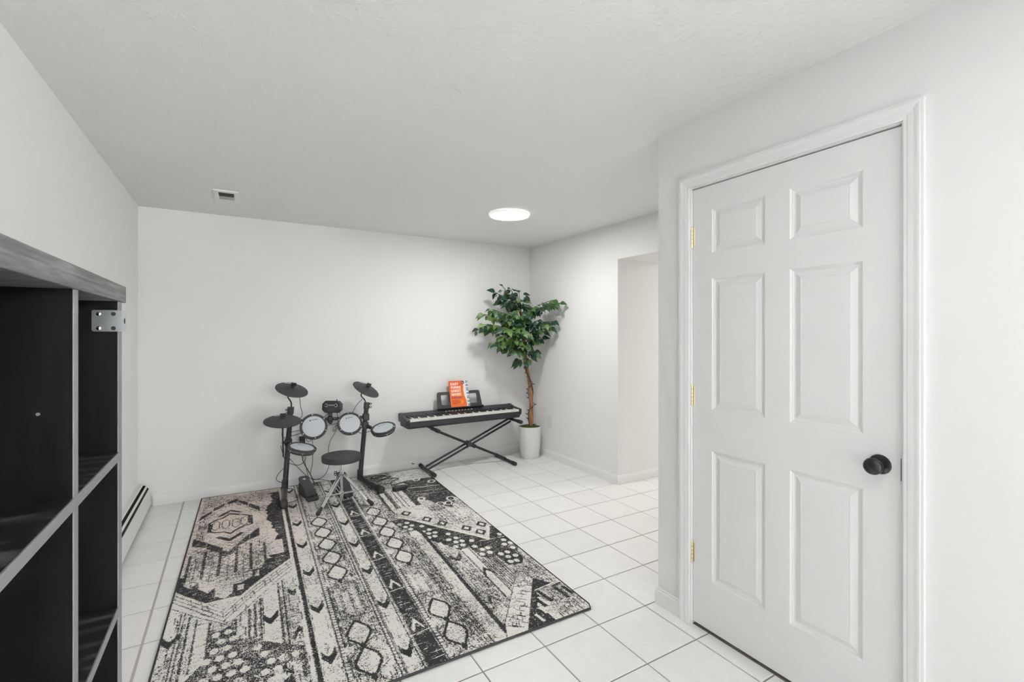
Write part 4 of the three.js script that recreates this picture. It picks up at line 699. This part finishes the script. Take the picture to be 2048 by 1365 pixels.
// adapter and its cord on the rug
{
  const t = thing('power_adapter', 'black power adapter with tangled cord lying on the rug by the right drum foot', 'power adapter', 1.243, 0.0105, -4.025, 0.25);
  mesh('brick', new RoundedBoxGeometry(0.125, 0.032, 0.05, 3, 0.006).translate(0, 0.0165, 0), M.plastic, t);
  const back = (p) => { const v = pt(p); v.y -= 0.0070; t.updateMatrixWorld(); return V(v.x - 1.243, v.y, v.z + 4.025).applyAxisAngle(UP, -0.25); };
  const cord = [[1.30, 0.022, -4.05], [1.36, 0.014, -4.09], [1.33, 0.014, -4.2], [1.22, 0.014, -4.17], [1.24, 0.014, -4.27], [1.326, 0.014, -4.327], [1.23, 0.015, -4.38], [1.12, 0.014, -4.36], [1.09, 0.015, -4.42], [1.2, 0.016, -4.46], [1.28, 0.018, -4.42], [1.18, 0.02, -4.37], [1.1, 0.02, -4.47], [1.245, 0.021, -4.456], [1.16, 0.022, -4.50], [1.06, 0.016, -4.52]];
  mesh('cord', [pipe(cord.map(back), 0.0034, 8, 160)], M.cable, t);
}

// ================= POTTED TREE =================
{
  const t = thing('potted_tree', 'artificial ficus tree in a tall white pot in the corner', 'potted plant', 2.822, 0, -4.40);
  const X = 2.822, Z = -4.40;
  mesh('pot', lathe([[0, 0], [0.094, 0], [0.098, 0.004], [0.103, 0.03], [0.114, 0.12], [0.1205, 0.22], [0.1215, 0.31], [0.1215, 0.345], [0.119, 0.348], [0.116, 0.346], [0.1155, 0.325], [0, 0.325]], 64), M.pot, t);
  const ms = new THREE.SphereGeometry(0.114, 40, 20, 0, Math.PI * 2, 0, Math.PI / 2); { const p = ms.attributes.position; for (let i = 0; i < p.count; i++) { const x = p.getX(i), z = p.getZ(i); p.setY(i, p.getY(i) * 0.20 + 0.012 * vnoise(L1, x * 60 + 50, z * 60 + 50, 99) - 0.004); } ms.computeVertexNormals(); ms.translate(0, 0.326, 0); }
  mesh('moss', ms, M.moss, t);
  { const b = new THREE.ConeGeometry(0.0022, 0.022, 4), n = 420, im = new THREE.InstancedMesh(b, M.mossBlade, n), m = new THREE.Matrix4(); for (let i = 0; i < n; i++) { const a = rr(0, 6.283), r = 0.112 * Math.sqrt(rnd()), y = 0.326 + 0.2 * Math.sqrt(Math.max(0, 0.114 * 0.114 - r * r)) + 0.004; m.compose(V(Math.cos(a) * r, y, Math.sin(a) * r), new THREE.Quaternion().setFromEuler(new THREE.Euler(rr(-1.2, 1.2), 0, rr(-1.2, 1.2))), V(1, 1, 1)); im.setMatrixAt(i, m); } im.name = 'moss_tuft'; im.userData.kind = 'stuff'; im.castShadow = im.receiveShadow = true; t.add(im); }
  const loc = (p) => V(p[0] - X, p[1], p[2] - Z);
  const spine = [[2.834, 0.30, -4.40], [2.838, 0.42, -4.40], [2.836, 0.68, -4.40], [2.812, 0.86, -4.40], [2.779, 1.042, -4.40], [2.755, 1.246, -4.40], [2.736, 1.466, -4.40], [2.69, 1.64, -4.40]].map(loc);
  const curve = new THREE.CatmullRomCurve3(spine, false, 'centripetal');
  { const g = new THREE.TubeGeometry(curve, 80, 1, 16, false), p = g.attributes.position; for (let i = 0; i < p.count; i++) { const k = Math.floor(i / 17) / 80, c = curve.getPointAt(k), d = V(p.getX(i), p.getY(i), p.getZ(i)).sub(c), a = (i % 17) / 16 * 6.283, r = (0.0245 - 0.013 * k) * (1 + 0.10 * Math.sin(a * 2 + k * 30) + 0.06 * Math.sin(a * 5 + k * 70)); p.setXYZ(i, c.x + d.x * r, c.y + d.y * r, c.z + d.z * r); } g.computeVertexNormals(); const uv = g.attributes.uv; for (let i = 0; i < uv.count; i++) uv.setXY(i, uv.getY(i), uv.getX(i) * 5); mesh('trunk', g, M.bark, t); }
  const tw = []; for (let i = 0; i <= 40; i++) { const k = 0.02 + i / 40 * 0.6, c = curve.getPointAt(k), a = 2.2 + k * 14; tw.push(V(c.x + Math.cos(a) * 0.027, c.y, c.z + Math.sin(a) * 0.027)); }
  mesh('vine_stem', [pipe(tw, 0.0055, 7, 90)], M.twig, t);
  // leaves: pointed ovals folded along the midrib
  const leafGeo = (len, wid, droop) => { const n = 8, pos = [], idx = []; for (let i = 0; i <= n; i++) { const s = i / n, w = wid * 1.18 * Math.pow(Math.max(0, Math.sin(Math.PI * Math.pow(s, 0.62))), 1.12) * (i === n || i === 0 ? 0 : 1), y = -droop * s * s, z = s * len; pos.push(-w, y + w * 0.28, z, 0, y, z, w, y + w * 0.28, z); } for (let i = 0; i < n; i++) { const a = i * 3; idx.push(a, a + 1, a + 3, a + 1, a + 4, a + 3, a + 1, a + 2, a + 4, a + 2, a + 5, a + 4); } const g = new THREE.BufferGeometry(); g.setAttribute('position', new THREE.BufferAttribute(new Float32Array(pos), 3)); g.setIndex(idx); g.computeVertexNormals(); return metreUV(g); };
  const leaves = [leafGeo(0.086, 0.024, 0.016), leafGeo(0.076, 0.0215, 0.020), leafGeo(0.096, 0.026, 0.024), leafGeo(0.066, 0.0185, 0.010)];
  // [tip, height on the trunk where the branch leaves, tone]
  const tips = [
    [[2.469, 1.897, -4.42], 1.62, 0], [[2.54, 1.857, -4.35], 1.64, 0], [[2.744, 1.841, -4.50], 1.62, 0], [[2.388, 1.832, -4.45], 1.58, 0], [[2.507, 1.745, -4.38], 1.60, 3], [[2.572, 1.728, -4.30], 1.60, 3],
    [[2.233, 1.583, -4.45], 1.42, 2], [[2.260, 1.634, -4.32], 1.46, 1], [[2.175, 1.420, -4.46], 1.34, 1], [[2.183, 1.470, -4.35], 1.36, 2], [[2.316, 1.262, -4.35], 1.28, 2], [[2.455, 1.221, -4.45], 1.22, 1],
    [[2.659, 1.065, -4.32], 1.12, 0], [[2.56, 1.187, -4.30], 1.20, 1], [[2.87, 1.179, -4.35], 1.16, 0], [[2.915, 1.328, -4.264], 1.26, 0], [[2.915, 1.436, -4.11], 1.34, 1], [[2.925, 1.504, -4.055], 1.42, 0],
    [[2.935, 1.698, -3.94], 1.54, 1], [[2.895, 1.732, -4.01], 1.56, 1], [[2.885, 1.655, -4.20], 1.52, 3], [[2.512, 1.434, -4.20], 1.32, 2], [[2.647, 1.567, -4.20], 1.44, 3], [[2.469, 1.591, -4.25], 1.46, 1],
    [[2.741, 1.399, -4.22], 1.32, 0], [[2.362, 1.434, -4.25], 1.30, 2], [[2.616, 1.271, -4.25], 1.22, 1], [[2.70, 1.70, -4.34], 1.60, 3], [[2.40, 1.34, -4.30], 1.26, 2], [[2.60, 1.50, -4.36], 1.40, 0], [[2.60, 1.38, -4.20], 1.30, 1], [[2.68, 1.50, -4.21], 1.42, 3], [[2.50, 1.30, -4.28], 1.24, 2], [[2.58, 1.62, -4.24], 1.50, 1], [[2.44, 1.52, -4.32], 1.40, 2], [[2.80, 1.52, -4.18], 1.40, 0],
  ];
  const onTrunk = (y) => { let lo = 0, hi = 1; for (let i = 0; i < 24; i++) { const m = (lo + hi) / 2; if (curve.getPoint(m).y < y) lo = m; else hi = m; } return curve.getPoint(lo); };
  let count = 0; const spare = [];
  for (const [tip, y0, tone] of tips) {
    const a = onTrunk(y0), b = loc(tip).lerp(a, 0.07), len = a.distanceTo(b), m = a.clone().lerp(b, 0.5); m.y += len * 0.10;
    const q = new THREE.QuadraticBezierCurve3(a, m, b), br = mesh('branch', [new THREE.TubeGeometry(q, 10, 0.0032, 6, false)], M.twig, t);
    const n = Math.max(15, Math.min(24, Math.round(len * 46)));
    for (let i = 0; i < n; i++) {
      const s = 1 - 0.78 * Math.pow(i / n, 0.95), p = q.getPoint(s), dir = q.getTangent(s), sd = i % 2 ? 1 : -1, side = V(-dir.z, 0, dir.x).normalize();
      const off = i ? rr(0.005, 0.075) : 0; p.addScaledVector(side, sd * off).y -= off * rr(0, 0.6);
      const d = dir.clone().multiplyScalar(i ? rr(0.15, 0.6) : 1.0).addScaledVector(side, i ? sd * rr(0.2, 0.9) : 0).add(V(rr(-0.25, 0.15), rr(-0.95, -0.1), rr(-0.1, 0.3))).normalize();
      const up = V(-0.3 + rr(-0.6, 0.6), rr(0.1, 0.9), 0.6 + rr(-0.5, 0.4)), xa = new THREE.Vector3().crossVectors(up, d).normalize(), ya = new THREE.Vector3().crossVectors(d, xa), k = rr(0.8, 1.12);
      const tipW = p.clone().addScaledVector(d, 0.11 * k);                                       // leaves stay off the two walls
      if (tipW.x + X > XR - 0.02) p.x += XR - 0.02 - tipW.x - X; if (tipW.z + Z < ZB + 0.03) p.z += ZB + 0.03 - tipW.z - Z;
      const mat = rnd() < 0.5 ? tone : (rnd() * 4.5) | 0, geo = (rnd() * 4) | 0, quat = new THREE.Quaternion().setFromRotationMatrix(new THREE.Matrix4().makeBasis(xa, ya, d));
      if (i > 7 || count >= 295) { spare.push([p, quat, k, mat]); continue; }
      const L = mesh('leaf', leaves[geo], leafMats[mat], br); L.quaternion.copy(quat); L.scale.setScalar(k); L.position.copy(p); count++;
    }
  }
  { const im = new THREE.InstancedMesh(leaves[1], std([1, 1, 1], 0.42, { side: THREE.DoubleSide }), spare.length), mm = new THREE.Matrix4(); spare.forEach(([p, q, k, c], i) => { im.setMatrixAt(i, mm.compose(p, q, V(k, k, k))); im.setColorAt(i, leafMats[c].color); }); im.name = 'inner_leaves'; im.userData.kind = 'stuff'; im.castShadow = im.receiveShadow = true; t.add(im); }
  // string of mini lights wound around the trunk: a thing of its own
  const s = thing('string_lights', 'dark green string of mini lights wound around the ficus trunk', 'string lights', 2.822, 0, -4.40);
  const path = []; for (let i = 0; i <= 120; i++) { const k = 0.03 + i / 120 * 0.75, c = curve.getPointAt(k), a = 0.6 - i / 120 * 26 - 0.8 * Math.sin(i * 0.23), r = 0.036 - 0.013 * k + 0.006 * Math.sin(i * 0.9); path.push(V(c.x + Math.cos(a) * r, c.y, c.z + Math.sin(a) * r)); }
  mesh('wire', [pipe(path, 0.0031, 6, 400)], M.wire, s);
  const cc = new THREE.CatmullRomCurve3(path, false, 'centripetal');
  const bulbG = merge([rod(V(0, 0, 0), V(0, 0.014, 0), 0.0052, 0.0048, 8), rod(V(0, 0.014, 0), V(0, 0.030, 0), 0.0036, 0.0008, 8)]);
  for (let i = 0; i < 26; i++) { const k = (i + 0.5) / 26, p = cc.getPointAt(k), c = onTrunk(p.y), d = p.clone().sub(c).setY(0).normalize().add(V(rr(-0.4, 0.4), rr(-0.3, 0.8), rr(-0.4, 0.4))).normalize(); const b = mesh('mini_bulb', bulbG, M.wire, s); b.position.copy(p); b.quaternion.setFromUnitVectors(UP, d); }
}

scene.traverse((o) => { if (o.isLight && o.shadow) o.castShadow = true; });
renderer.render(scene, camera);
